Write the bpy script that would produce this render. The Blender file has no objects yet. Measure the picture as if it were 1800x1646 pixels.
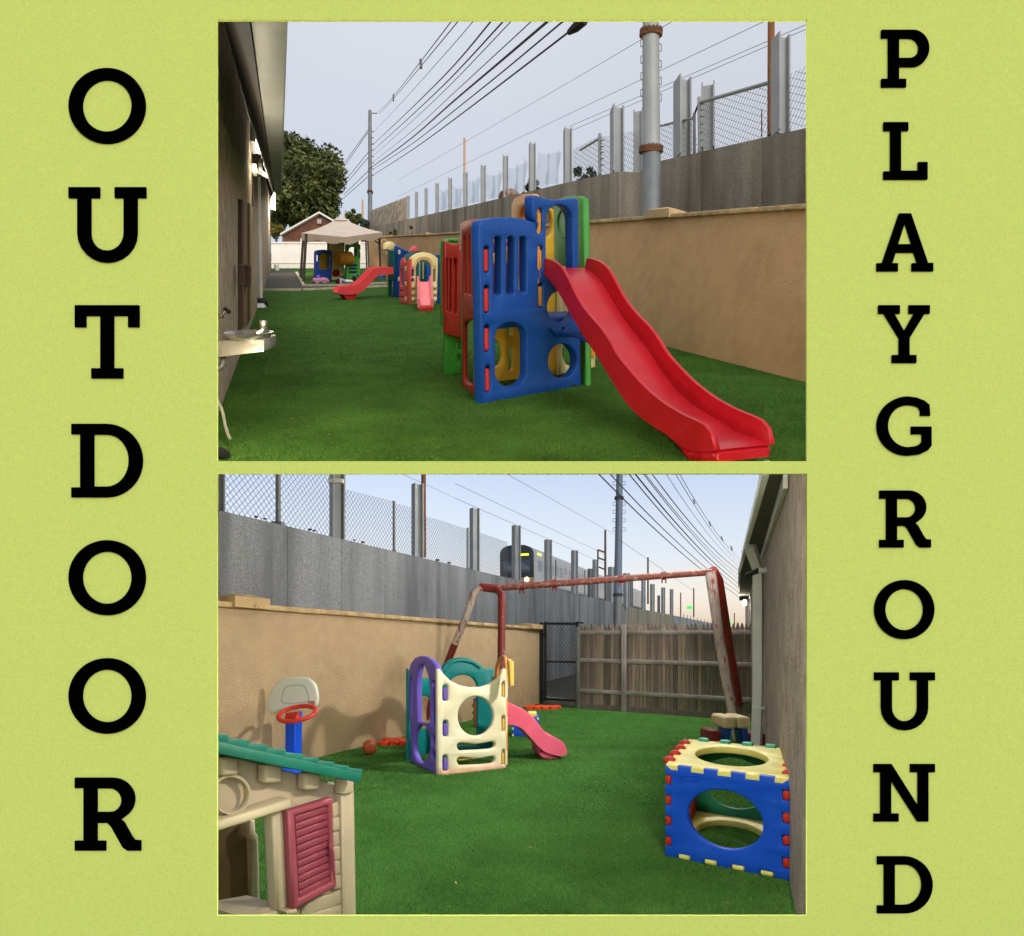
import bpy, bmesh, math, random
from mathutils import Vector, Matrix, noise as mnoise
random.seed(7)
R = math.radians
# ---------------------------------------------------------------- camera, sky, sun, exposure
scn = bpy.context.scene
col = scn.collection
F, CX, CY, EYE = 1200.0, 900.0, 1110.0, 1.65      # focal length in photo pixels, principal point, eye height
cd = bpy.data.cameras.new('camera'); cam = bpy.data.objects.new('camera', cd); col.objects.link(cam)
cam.location = (0, 0, EYE); cam.rotation_euler = (R(90), 0, 0)
cd.sensor_width = 36; cd.lens = 36 * F / 1800; cd.shift_y = (CY - 823) / 1800.0
cd.clip_start = 0.05; cd.clip_end = 2000
scn.camera = cam
SUN_EL, SUN_AZ = 24.0, 158.0                        # degrees; azimuth clockwise from straight ahead
w = bpy.data.worlds.new('World'); scn.world = w; w.use_nodes = True
nt = w.node_tree; bg = nt.nodes['Background']
sky = nt.nodes.new('ShaderNodeTexSky'); sky.sky_type = 'NISHITA'; sky.sun_disc = False
sky.sun_elevation = R(SUN_EL); sky.sun_rotation = R(SUN_AZ)
sky.altitude = 0; sky.air_density = 1.0; sky.dust_density = 1.5; sky.ozone_density = 1.2
hsv = nt.nodes.new('ShaderNodeHueSaturation'); hsv.inputs['Saturation'].default_value = 0.42
# thin dusk cloud veil over the clear sky: warm at the horizon, blue above it, pale lilac grey higher up
tcw = nt.nodes.new('ShaderNodeTexCoord'); sepw = nt.nodes.new('ShaderNodeSeparateXYZ'); nt.links.new(tcw.outputs['Generated'], sepw.inputs[0])
rampw = nt.nodes.new('ShaderNodeValToRGB'); nt.links.new(sepw.outputs[2], rampw.inputs[0])
for e, (p, c) in zip([rampw.color_ramp.elements[0], rampw.color_ramp.elements[1]] + [rampw.color_ramp.elements.new(.5) for _ in range(5)], ((0.0, (.80, .58, .38)), (1.0, (.47, .55, .70)), (.05, (.76, .65, .55)), (.11, (.54, .575, .66)), (.24, (.35, .455, .68)), (.47, (.46, .56, .68)), (.56, (.60, .625, .70)))): e.position = p; e.color = c + (1,)
gain = nt.nodes.new('ShaderNodeVectorMath'); gain.operation = 'SCALE'; gain.inputs['Scale'].default_value = 3.9; nt.links.new(rampw.outputs[0], gain.inputs[0])
cln = nt.nodes.new('ShaderNodeTexNoise'); cln.inputs['Scale'].default_value = 2.2; cln.inputs['Detail'].default_value = 5; nt.links.new(tcw.outputs['Generated'], cln.inputs[0])
clm = nt.nodes.new('ShaderNodeMapRange'); clm.inputs[1].default_value = .3; clm.inputs[2].default_value = .7; clm.inputs[3].default_value = 3.72; clm.inputs[4].default_value = 4.08; nt.links.new(cln.outputs[0], clm.inputs[0]); nt.links.new(clm.outputs[0], gain.inputs['Scale'])
veil = nt.nodes.new('ShaderNodeMix'); veil.data_type = 'RGBA'; veil.inputs[0].default_value = .75
nt.links.new(sky.outputs[0], hsv.inputs['Color']); nt.links.new(hsv.outputs[0], veil.inputs[6]); nt.links.new(gain.outputs[0], veil.inputs[7]); nt.links.new(veil.outputs[2], bg.inputs[0])
bg.inputs[1].default_value = 0.12
sd = bpy.data.lights.new('sun', 'SUN'); sun = bpy.data.objects.new('sun', sd); col.objects.link(sun)
sd.energy = 0.55; sd.angle = R(40); sd.color = (1, .95, .87)
sdir = Vector((math.sin(R(SUN_AZ)) * math.cos(R(SUN_EL)), math.cos(R(SUN_AZ)) * math.cos(R(SUN_EL)), math.sin(R(SUN_EL))))
sun.rotation_euler = sdir.to_track_quat('Z', 'Y').to_euler()
vs = scn.view_settings; vs.view_transform = 'Standard'; vs.look = 'None'; vs.exposure = 1.2; vs.gamma = 1; vs.use_curve_mapping = False
scn.cycles.use_denoising = True
scn.cycles.max_bounces = 6; scn.cycles.transparent_max_bounces = 8

# ---------------------------------------------------------------- pixels to places
TILT = (CY - 432) / F                              # upper playground tilted up to its image horizon row, the lower one is level
HU = 1.5                                            # eye height over the tilted upper ground, taken below the camera
def ray(p): return Vector(((p[0] - CX) / F, 1.0, (CY - p[1]) / F))
def at(p, y): return Vector((0, 0, EYE)) + ray(p) * y
def GL(p): return at(p, F * EYE / (p[1] - CY))      # point of the lower lawn under a pixel
def zU(y): return EYE - HU + TILT * y
def GU(p): return at(p, F * HU / (p[1] - 432))      # point of the tilted upper lawn under a pixel
ZUP = Vector((0, 0, 1))
NU = Vector((0, -TILT, 1)).normalized()            # normal of the tilted upper ground
def zoom(x0, y0, s): return lambda *a: (x0 + a[0] / s, y0 + a[1] / s) if len(a) == 2 else [(x0 + q[0] / s, y0 + q[1] / s) for q in a[0]]
t1 = zoom(380, 30, 4.2214); t2 = zoom(380, 380, 3.74); t3 = zoom(760, 320, 3.92); t4 = zoom(1000, 30, 4.2214); t5 = zoom(940, 420, 3.75)
t6 = zoom(470, 360, 5.625); t7 = zoom(380, 540, 5.88); t8 = zoom(640, 420, 11.25)
b1 = zoom(380, 830, 4.2214); b2 = zoom(800, 830, 5.4545); b3 = zoom(1040, 830, 4.703); b4 = zoom(380, 1140, 3.4647)
b5 = zoom(680, 1130, 5.294); b6 = zoom(880, 1060, 3.3333); b7 = zoom(1120, 1230, 4.33)
class Plane:
    """upright plane standing on the line A-B, w is its own upward direction"""
    def __init__(s, A, B, up=ZUP, off=0.0):
        s.u = (B - A).normalized(); s.w = (up - s.u * up.dot(s.u)).normalized()
        s.n = s.u.cross(s.w)
        if s.n.dot(Vector((0, 0, EYE)) - A) < 0: s.n = -s.n
        s.A = A + s.n * off; s.L = (B - A).length
    def hit(s, p):
        r = ray(p); o = Vector((0, 0, EYE)); t = (s.A - o).dot(s.n) / r.dot(s.n); return o + r * t
    def uv(s, p, d=0.0):
        r = ray(p); o = Vector((0, 0, EYE)); a = s.A + s.n * d; q = o + r * ((a - o).dot(s.n) / r.dot(s.n)) - a; return (q.dot(s.u), q.dot(s.w))
    def P(s, u, w, d=0.0): return s.A + s.u * u + s.w * w + s.n * d
# 2-D shapes in pixel space
def arc(cx, cy, rx, ry, a0, a1, n=12): return [(cx + rx * math.cos(R(a0 + (a1 - a0) * i / n)), cy + ry * math.sin(R(a0 + (a1 - a0) * i / n))) for i in range(n + 1)]
def el(cx, cy, rx, ry, n=32): return arc(cx, cy, rx, ry, 0, 360, n)[:-1]
def rr(x0, y0, x1, y1, r, n=5):
    r = min(r, abs(x1 - x0) / 2 - .01, abs(y1 - y0) / 2 - .01)
    return arc(x1 - r, y0 + r, r, r, -90, 0, n) + arc(x1 - r, y1 - r, r, r, 0, 90, n) + arc(x0 + r, y1 - r, r, r, 90, 180, n) + arc(x0 + r, y0 + r, r, r, 180, 270, n)
def sm(pts, n=4, closed=False):
    out = []; m = len(pts); g = (lambda i: pts[i % m]) if closed else (lambda i: pts[max(0, min(m - 1, i))])
    for i in range(m if closed else m - 1):
        p0, p1, p2, p3 = g(i - 1), g(i), g(i + 1), g(i + 2)
        for k in range(n):
            t = k / n
            out.append(tuple(.5 * (2 * b + (c - a) * t + (2 * a - 5 * b + 4 * c - d) * t * t + (3 * b - a - 3 * c + d) * t ** 3) for a, b, c, d in zip(p0, p1, p2, p3)))
    if not closed: out.append(tuple(pts[-1]))
    return out
# ---------------------------------------------------------------- materials
def lin(c): return tuple(((v / 255 + .055) / 1.055) ** 2.4 if v / 255 > .04045 else v / 255 / 12.92 for v in c) + (1,)
MATS = {}
def mat(name, rgb, rough=.5, var=.12, scale=4, bump=0, bscale=60, metal=0, spec=.5, stretch=(1, 1, 1), rgb2=None, detail=6, contrast=(.35, .65), emit=0, coat=0, speck=None, alpha=1, sstretch=None):
    if name in MATS: return MATS[name]
    m = bpy.data.materials.new(name); m.use_nodes = True; MATS[name] = m
    t = m.node_tree; b = t.nodes['Principled BSDF']; N = t.nodes.new; Lk = t.links.new
    tc = N('ShaderNodeTexCoord'); mp = N('ShaderNodeMapping'); mp.inputs['Scale'].default_value = stretch; Lk(tc.outputs['Object'], mp.inputs[0])
    nz = N('ShaderNodeTexNoise'); nz.inputs['Scale'].default_value = scale; nz.inputs['Detail'].default_value = detail; Lk(mp.outputs[0], nz.inputs[0])
    rp = N('ShaderNodeValToRGB'); c = lin(rgb)
    rp.color_ramp.elements[0].position, rp.color_ramp.elements[1].position = contrast
    rp.color_ramp.elements[0].color = tuple(v * (1 - var) for v in c[:3]) + (1,)
    rp.color_ramp.elements[1].color = lin(rgb2) if rgb2 else tuple(min(1, v * (1 + var)) for v in c[:3]) + (1,)
    Lk(nz.outputs[0], rp.inputs[0]); src = rp.outputs[0]
    if speck:                                        # (rgb, scale, threshold) second, finer colour
        n2 = N('ShaderNodeTexNoise'); n2.inputs['Scale'].default_value = speck[1]; n2.inputs['Detail'].default_value = 4; Lk(mp.outputs[0], n2.inputs[0])
        if sstretch:
            m2 = N('ShaderNodeMapping'); m2.inputs['Scale'].default_value = sstretch; Lk(tc.outputs['Object'], m2.inputs[0]); Lk(m2.outputs[0], n2.inputs[0])
        r2 = N('ShaderNodeValToRGB'); r2.color_ramp.elements[0].position = speck[2]; r2.color_ramp.elements[1].position = min(1, speck[2] + (speck[3] if len(speck) > 3 else .12))
        Lk(n2.outputs[0], r2.inputs[0]); mx = N('ShaderNodeMix'); mx.data_type = 'RGBA'
        Lk(r2.outputs[0], mx.inputs[0]); Lk(src, mx.inputs[6]); mx.inputs[7].default_value = lin(speck[0]); src = mx.outputs[2]
    Lk(src, b.inputs['Base Color'])
    b.inputs['Roughness'].default_value = rough; b.inputs['Metallic'].default_value = metal; b.inputs['Specular IOR Level'].default_value = spec
    b.inputs['Coat Weight'].default_value = coat; b.inputs['Alpha'].default_value = alpha
    if rough > .15:
        rm = N('ShaderNodeMapRange'); rm.inputs[3].default_value = rough - .1; rm.inputs[4].default_value = min(1, rough + .12); Lk(nz.outputs[0], rm.inputs[0]); Lk(rm.outputs[0], b.inputs['Roughness'])
    if emit: b.inputs['Emission Color'].default_value = c; b.inputs['Emission Strength'].default_value = emit
    if bump:
        bn = N('ShaderNodeTexNoise'); bn.inputs['Scale'].default_value = bscale; bn.inputs['Detail'].default_value = 5; Lk(tc.outputs['Object'], bn.inputs[0])
        bp = N('ShaderNodeBump'); bp.inputs['Strength'].default_value = bump; bp.inputs['Distance'].default_value = .02; Lk(bn.outputs[0], bp.inputs['Height']); Lk(bp.outputs[0], b.inputs['Normal'])
    return m
# ---------------------------------------------------------------- objects
def wloc(o):
    v = Vector((0, 0, 0))
    while o: v += o.location; o = o.parent
    return v
def tag(o, label, cat, group=None):
    o['label'] = label; o['category'] = cat
    if group: o['group'] = group
    return o
def thing(name, loc, label, cat, group=None):
    o = bpy.data.objects.new(name, None); col.objects.link(o); o.location = loc; o.empty_display_size = .1
    return tag(o, label, cat, group)
def link(name, me, m, parent=None, smooth=False, angle=None):
    o = bpy.data.objects.new(name, me); col.objects.link(o)
    if m: me.materials.append(m)
    if parent:
        o.parent = parent; base = wloc(parent)
    else:
        vs_ = me.vertices; n = max(1, len(vs_))
        base = Vector((sum(v.co.x for v in vs_) / n, sum(v.co.y for v in vs_) / n, min((v.co.z for v in vs_), default=0))); o.location = base
    me.transform(Matrix.Translation(-base))
    if smooth:
        me.polygons.foreach_set('use_smooth', [True] * len(me.polygons))
        if hasattr(me, 'set_sharp_from_angle'): me.set_sharp_from_angle(angle=R(angle or 40))
    me.update(); return o
def kind(o, k): o['kind'] = k; return o
class MB:
    def __init__(s): s.v = []; s.f = []
    def add(s, v, f):
        k = len(s.v); s.v += [Vector(q) for q in v]; s.f += [tuple(i + k for i in q) for q in f]; return s
    def obox(s, o, a, b, c):
        o, a, b, c = Vector(o), Vector(a), Vector(b), Vector(c)
        if a.cross(b).dot(c) < 0: a, b = b, a
        return s.add([o, o + a, o + a + b, o + b, o + c, o + a + c, o + a + b + c, o + b + c], [(3, 2, 1, 0), (4, 5, 6, 7), (0, 1, 5, 4), (1, 2, 6, 5), (2, 3, 7, 6), (3, 0, 4, 7)])
    def cbox(s, c, a, b, d): c, a, b, d = Vector(c), Vector(a), Vector(b), Vector(d); return s.obox(c - a / 2 - b / 2 - d / 2, a, b, d)
    def prism(s, pts, vec):
        n = len(pts); pts = [Vector(p) for p in pts]; vec = Vector(vec)
        nn = Vector((0, 0, 0))
        for i in range(n): nn += pts[i].cross(pts[(i + 1) % n])
        if nn.dot(vec) < 0: pts = pts[::-1]
        return s.add(pts + [p + vec for p in pts], [tuple(range(n - 1, -1, -1)), tuple(range(n, 2 * n))] + [(i, (i + 1) % n, n + (i + 1) % n, n + i) for i in range(n)])
    def tube(s, pts, r, n=8, cap=True, flat=None):
        pts = [Vector(p) for p in pts]; m = len(pts); rs = r if isinstance(r, (list, tuple)) else [r] * m
        V = []; ref = None
        for i in range(m):
            t = (pts[min(i + 1, m - 1)] - pts[max(i - 1, 0)]).normalized()
            if ref is None: ref = Vector((0, 0, 1)) if abs(t.z) < .9 else Vector((1, 0, 0))
            a = (ref - t * ref.dot(t)).normalized(); b = t.cross(a); ref = a
            for k in range(n):
                g = 2 * math.pi * (k + .5 * (n == 4)) / n; V.append(pts[i] + (a * math.cos(g) + b * math.sin(g)) * rs[i])
        Fc = [(i * n + k, i * n + (k + 1) % n, (i + 1) * n + (k + 1) % n, (i + 1) * n + k) for i in range(m - 1) for k in range(n)]
        if cap: Fc += [tuple(range(n - 1, -1, -1)), tuple((m - 1) * n + k for k in range(n))]
        return s.add(V, Fc)
    def lathe(s, c, axis, prof, n=20):
        axis = Vector(axis).normalized(); ref = Vector((0, 0, 1)) if abs(axis.z) < .9 else Vector((1, 0, 0)); a = (ref - axis * ref.dot(axis)).normalized(); b = axis.cross(a); c = Vector(c)
        V = [c + axis * h + (a * math.cos(2 * math.pi * k / n) + b * math.sin(2 * math.pi * k / n)) * r for r, h in prof for k in range(n)]
        m = len(prof); Fc = [(i * n + k, i * n + (k + 1) % n, (i + 1) * n + (k + 1) % n, (i + 1) * n + k) for i in range(m - 1) for k in range(n)]
        Fc += [tuple(range(n - 1, -1, -1)), tuple((m - 1) * n + k for k in range(n))]
        return s.add(V, Fc)
    def sphere(s, c, r, n=16, sq=(1, 1, 1)):
        c = Vector(c); m = n // 2; V = []; 
        for i in range(1, m):
            th = math.pi * i / m
            for k in range(n): V.append(c + Vector((r * sq[0] * math.sin(th) * math.cos(2 * math.pi * k / n), r * sq[1] * math.sin(th) * math.sin(2 * math.pi * k / n), r * sq[2] * math.cos(th))))
        V += [c + Vector((0, 0, r * sq[2])), c - Vector((0, 0, r * sq[2]))]; T = len(V) - 2
        Fc = [(i * n + k, (i + 1) * n + k, (i + 1) * n + (k + 1) % n, i * n + (k + 1) % n) for i in range(m - 2) for k in range(n)]
        Fc += [(T, k, (k + 1) % n) for k in range(n)] + [(T + 1, (m - 2) * n + (k + 1) % n, (m - 2) * n + k) for k in range(n)]
        return s.add(V, Fc)
    def build(s, name, m, parent=None, smooth=False, bevel=0, seg=2, angle=None):
        me = bpy.data.meshes.new(name); me.from_pydata(s.v, [], s.f)
        if bevel:
            bm = bmesh.new(); bm.from_mesh(me); bmesh.ops.recalc_face_normals(bm, faces=bm.faces)
            es = [e for e in bm.edges if len(e.link_faces) == 2 and e.calc_face_angle(0) > .5]
            bmesh.ops.bevel(bm, geom=es, offset=bevel, segments=seg, profile=.5, affect='EDGES', clamp_overlap=True); bm.to_mesh(me); bm.free()
        return link(name, me, m, parent, smooth or bevel > 0, angle)
def area2(p): return sum(p[i][0] * p[(i + 1) % len(p)][1] - p[(i + 1) % len(p)][0] * p[i][1] for i in range(len(p)))
def plate_mesh(loops, thick, bevel, fn, name):
    """flat plate with holes: loops in plane units, first the outline; fn(u, w, d) to world, front face at d = 0"""
    cu = bpy.data.curves.new(name, 'CURVE'); cu.dimensions = '2D'; cu.fill_mode = 'BOTH'
    bevel = min(bevel, thick / 2 - .0005); cu.extrude = thick / 2 - bevel; cu.bevel_depth = bevel; cu.bevel_resolution = 1; cu.offset = -bevel; cu.resolution_u = 1
    for i, lp in enumerate(loops):
        if (area2(lp) > 0) != (i == 0): lp = lp[::-1]
        sp = cu.splines.new('POLY'); sp.points.add(len(lp) - 1); sp.use_cyclic_u = True
        for q, (x, y) in zip(sp.points, lp): q.co = (x, y, 0, 1)
    ob = bpy.data.objects.new(name, cu); col.objects.link(ob)
    dg = bpy.context.evaluated_depsgraph_get(); me = bpy.data.meshes.new_from_object(ob.evaluated_get(dg), depsgraph=dg)
    bpy.data.objects.remove(ob); bpy.data.curves.remove(cu); me.name = name
    bm = bmesh.new(); bm.from_mesh(me); bmesh.ops.remove_doubles(bm, verts=bm.verts, dist=1e-5)
    for v in bm.verts: v.co = fn(v.co.x, v.co.y, v.co.z - thick / 2)
    bmesh.ops.recalc_face_normals(bm, faces=bm.faces); bm.to_mesh(me); bm.free(); me.materials.clear(); return me
def panel(name, pl, out, holes, m, parent, thick=.05, bevel=.012, off=0.0, z=None, mode='px'):
    """moulded panel on plane pl from pixel outlines (z maps zoomed coordinates to photo pixels)"""
    cv = lambda lp: [pl.uv(q, off) for q in (z(lp) if z else lp)] if mode == 'px' else lp
    me = plate_mesh([cv(out)] + [cv(h) for h in holes], thick, bevel, lambda u, w_, d: pl.P(u, w_, d + off), name)
    return link(name, me, m, parent, True, 50)
def peg(name, pl, q, m, parent, depth=.05, off=0.0, z=None, r=None):
    """rounded bar in a slot, q = pixel box"""
    x0, y0, x1, y1 = q
    return panel(name, pl, rr(x0, y0, x1, y1, r or abs(x1 - x0) * .5, 4), [], m, parent, depth, .012, off, z)
# ================================================================ the lettered display board with its two openings
BY = 2.0
lime = mat('lime_paper', (182, 203, 106), .9, .04, 60, detail=12, contrast=(.25, .75), rgb2=(187, 206, 108), speck=((178, 182, 108), 150, .50, .25), spec=.1)
ink = mat('black_paint', (2, 2, 2), 1, .1, spec=0)
board_pl = Plane(Vector((-1, BY, 0)), Vector((1, BY, 0)))
board = thing('display_board', (0, BY + .02, 0), 'lime green board with black upright lettering and two large picture openings', 'board')
uvb = lambda lp: [board_pl.uv(q) for q in lp]
bx0, bz0, bx1, bz1 = -.95, 0.0, 2.95, 4.2            # board edges along the plane (u starts at x = -1)
op1 = uvb([(381.5, 34.5), (1418.5, 34.5), (1418.5, 811), (381.5, 811)]); op2 = uvb([(381.5, 833), (1418.5, 833), (1418.5, 1610), (381.5, 1610)])
me = plate_mesh([[(bx0, bz0), (bx1, bz0), (bx1, bz1), (bx0, bz1)], op1, op2], .008, .0004, lambda u, w_, d: board_pl.P(u, w_, d), 'panel')
link('panel', me, lime, board)
TT = [(178, 112), (641, 112), (641, 270), (561, 270), (561, 188), (458, 188), (458, 570), (524, 570), (524, 642), (297, 642), (297, 570), (362, 570), (362, 188), (258, 188), (258, 270), (178, 270)]
GLYPH = {
 'O': [el(410, 400, 275, 275, 56), el(410, 400, 176, 190, 48)],
 'U': [[(135, 990), (360, 990), (360, 1065), (296, 1065), (296, 1320)] + arc(414, 1320, 118, 125, 180, 0)[1:] + [(532, 1065), (467, 1065), (467, 990), (693, 990), (693, 1065), (630, 1065), (630, 1320)] + arc(414, 1320, 216, 210, 0, 180)[1:] + [(198, 1065), (135, 1065)]],
 'T': [TT],
 'D': [[(156, 968), (410, 968)] + arc(410, 1234, 260, 266, -90, 90, 20)[1:] + [(156, 1500), (156, 1428), (220, 1428), (220, 1043), (156, 1043)], [(318, 1046), (410, 1046)] + arc(410, 1234, 160, 188, -90, 90, 18)[1:] + [(318, 1422)]],
 'R': [[(180, 970), (450, 970)] + arc(450, 1125, 163, 155, -90, 55, 14)[1:] + [(512, 1275), (535, 1295), (590, 1395), (612, 1424), (656, 1428), (656, 1502), (560, 1502), (525, 1478), (440, 1325), (415, 1300), (341, 1300), (341, 1430), (403, 1430), (403, 1502), (180, 1502), (180, 1430), (243, 1430), (243, 1046), (180, 1046)], [(341, 1048), (430, 1048)] + arc(430, 1134, 86, 86, -90, 90, 12)[1:] + [(341, 1220)]],
 'P': [[(266, 84), (560, 84)] + arc(560, 260, 162, 178, -90, 90, 18)[1:] + [(434, 438), (434, 558), (502, 558), (502, 635), (266, 635), (266, 558), (332, 558), (332, 160), (266, 160)], [(434, 162), (530, 162)] + arc(530, 259, 92, 97, -90, 90, 14)[1:] + [(434, 356)]],
 'L': [[(288, 968), (524, 968), (524, 1048), (454, 1048), (454, 1438), (618, 1438), (618, 1354), (708, 1354), (708, 1520), (288, 1520), (288, 1445), (354, 1445), (354, 1048), (288, 1048)]],
 'A': [[(282, 62), (357, 62), (464, 372), (497, 372), (497, 423), (363, 423), (363, 374), (398, 374), (375, 306), (262, 306), (240, 374), (275, 374), (275, 423), (142, 423), (142, 374), (175, 374)], [(319, 120), (362, 255), (276, 255)]],
 'Y': [[(154, 638), (288, 638), (288, 690), (252, 690), (314, 800), (376, 690), (344, 690), (344, 638), (475, 638), (475, 690), (443, 690), (348, 845), (348, 950), (391, 950), (391, 999), (239, 999), (239, 950), (283, 950), (283, 845), (188, 690), (154, 690)]],
 'G': [[(475, 1332), (414, 1332), (414, 1300), (400, 1278), (370, 1268)] + arc(335, 1397, 123, 132, -90, -270, 18) + [(380, 1524), (410, 1510), (424, 1496), (424, 1448), (357, 1448), (357, 1400), (483, 1400), (483, 1520), (460, 1550), (410, 1574)] + arc(335, 1397, 192, 186, 90, 270, 24) + [(390, 1218), (440, 1238), (470, 1264)]],
 'N': [[(130, 632), (243, 632), (412, 900), (412, 685), (364, 685), (364, 632), (520, 632), (520, 685), (478, 685), (478, 1001), (409, 1001), (240, 738), (240, 950), (288, 950), (288, 1001), (130, 1001), (130, 950), (173, 950), (173, 685), (130, 685)]],
}
def letter(ch, x0, y0, x1, y1):
    lps = GLYPH[ch]; xs = [q[0] for q in lps[0]]; ys = [q[1] for q in lps[0]]
    f = lambda q: (x0 + (q[0] - min(xs)) / (max(xs) - min(xs)) * (x1 - x0), y0 + (q[1] - min(ys)) / (max(ys) - min(ys)) * (y1 - y0))
    me = plate_mesh([uvb([f(q) for q in lp]) for lp in lps], .006, .0004, lambda u, w_, d: board_pl.P(u, w_, d + .0055), 'letter')
    o = link('letter', me, ink, board); o['label'] = 'black capital letter ' + ch; return o
for a in [('O', 122, 122, 257, 254), ('U', 122, 331, 258, 463), ('T', 133, 538, 246, 666), ('D', 127, 746, 252, 875), ('O', 122, 950, 257, 1082), ('O', 122, 1157, 257, 1290), ('R', 133, 1367, 249, 1495),
          ('P', 1548, 55, 1632, 155), ('L', 1552, 217, 1629, 317), ('A', 1540, 377, 1639, 478), ('Y', 1543, 538, 1633, 639), ('G', 1540, 698, 1636, 802), ('R', 1545, 863, 1635, 963), ('O', 1536, 1020, 1641, 1124), ('U', 1536, 1182, 1642, 1284), ('N', 1535, 1343, 1642, 1444), ('D', 1541, 1505, 1638, 1605)]: letter(*a)
# ================================================================ shared materials
stucco_tan = mat('tan_stucco', (190, 152, 110), .92, .09, 1.6, bump=.8, bscale=55, detail=9, contrast=(.3, .7), speck=((200, 163, 120), 5, .36, .4), spec=.15)
stucco_grey = mat('grey_stucco', (164, 152, 142), .95, .16, 3.0, bump=1.0, bscale=34, detail=10, speck=((126, 114, 104), 6, .45, .3), spec=.1)
coping_m = mat('coping_stone', (186, 158, 118), .9, .2, 5, bump=.5, bscale=40, speck=((110, 92, 70), 7, .62), spec=.1)
conc = mat('weathered_concrete', (148, 142, 128), .95, .26, 30, bump=1.0, bscale=38, detail=8, contrast=(.3, .7), speck=((106, 100, 88), 3.4, .36, .34), spec=.1, sstretch=(.55, .55, .07))
conc2 = mat('weathered_blue_concrete', (142, 145, 150), .95, .28, 30, bump=1.0, bscale=38, detail=8, contrast=(.3, .7), speck=((102, 105, 110), 3.4, .36, .34), spec=.1, sstretch=(.55, .55, .07))
turf_m = mat('turf', (54, 88, 34), .95, .25, 3.0, bump=.6, bscale=300, detail=10, speck=((68, 106, 44), 60, .5), spec=.05)
blade_m = mat('turf_blade', (66, 104, 40), .8, .22, 1.3, spec=.1, rgb2=(92, 132, 56), detail=12, contrast=(.3, .7)); blade_l = mat('turf_blade_lower', (76, 128, 58), .8, .2, 1.3, spec=.1, rgb2=(100, 152, 76), detail=12, contrast=(.3, .7))
asph = mat('asphalt', (74, 74, 72), .95, .2, 6, bump=.4, bscale=120, speck=((104, 102, 98), 60, .6), spec=.1)
zinc = mat('galvanised_steel', (150, 154, 152), .55, .14, 2.2, metal=.25, stretch=(1, 1, .5))
zincd = mat('dull_steel', (120, 124, 128), .6, .15, 3, metal=.3)
beamm = mat('painted_beam', (150, 154, 156), .6, .1, 2, metal=.15)
beamb = mat('painted_beam_grey', (152, 158, 166), .6, .1, 2, metal=.15)
rust = mat('rust', (112, 74, 48), .95, .3, 9, bump=.5)
woodp = mat('pole_wood', (128, 82, 48), .95, .35, 5, stretch=(4, 4, .4), bump=.5)
wirem = mat('black_cable', (22, 22, 24), .7, .1)
wireg = mat('grey_cable', (92, 94, 98), .6, .1)
meshw = mat('chain_wire', (128, 132, 134), .5, .1, metal=.4)
white_p = mat('white_paint', (226, 226, 220), .55, .05, 3)
white_al = mat('white_aluminium', (214, 218, 222), .5, .06, 3)
dark_tr = mat('dark_wood_trim', (70, 50, 34), .8, .2)
lens_m = mat('lamp_lens', (255, 244, 214), .4, 0, emit=5)
blackm = mat('black_plastic', (24, 24, 26), .5, .15)
def plumb(G, pa, pb, off=0.0):
    A = G(pa); B = G(pb); B.z = A.z; return Plane(A, B, ZUP, off)
def copings(pl, A, B, dep, h, over, parent):
    n = max(1, round((B - A).length / 1.5)); rg = random.Random(int(A.x * 100))
    for i in range(n):
        a = A + (B - A) * (i / n) + (B - A).normalized() * .004; b = A + (B - A) * ((i + 1) / n) - (B - A).normalized() * .004; j = Vector((0, 0, rg.uniform(-.004, .004)))
        mb = MB(); mb.obox(a + pl.n * over - Vector((0, 0, .04)) + j, b - a, -pl.n * dep, Vector((0, 0, h))); mb.build('coping', coping_m, parent, bevel=.012)
def foot(q): return Vector((q.x, q.y, zU(q.y)))
def beam(mb, a, b, s1, s2): return mb.obox(a, Vector(b) - Vector(a), s1, s2)
def hpost(pl, x0, x1, ytop, ybase, m, label, group, sink=.05, turn=0.0, nm='steel_post', web=.012):
    """H-section steel post whose foot is at the given pixel on the plane"""
    q = pl.hit(((x0 + x1) / 2, ybase)); wd = (x1 - x0) / F * q.y; t = at(((x0 + x1) / 2, ytop), q.y).z
    a = Vector((math.cos(turn), math.sin(turn), 0)) * wd * .92; d = Vector((-math.sin(turn), math.cos(turn), 0)) * wd * .9; th = wd * .12
    z0 = Vector((0, 0, q.z - sink)); h = Vector((0, 0, t - q.z + sink)); c = Vector((q.x, q.y, 0)) + z0
    an, dn = a.normalized(), d.normalized(); hw, hd = a.length / 2, d.length / 2; tw = th * .8
    prof = [(-hw, -hd), (-hw + th, -hd), (-hw + th, -tw), (hw - th, -tw), (hw - th, -hd), (hw, -hd), (hw, hd), (hw - th, hd), (hw - th, tw), (-hw + th, tw), (-hw + th, hd), (-hw, hd)]
    o = MB().prism([c + an * x + dn * y for x, y in prof], h).build(nm, m); return tag(o, label, 'post', group)
def clip_line(poly, p, d):
    lo, hi = -1e9, 1e9; n = len(poly)
    sgn = 1 if area2(poly) > 0 else -1
    for i in range(n):
        a, b = poly[i], poly[(i + 1) % n]; nx, ny = -(b[1] - a[1]) * sgn, (b[0] - a[0]) * sgn
        den = nx * d[0] + ny * d[1]; num = nx * (a[0] - p[0]) + ny * (a[1] - p[1])
        if abs(den) < 1e-9:
            if num > 0: return None
            continue
        t = num / den
        if den > 0: lo = max(lo, t)
        else: hi = min(hi, t)
    return (lo, hi) if hi > lo + 1e-4 else None
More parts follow.
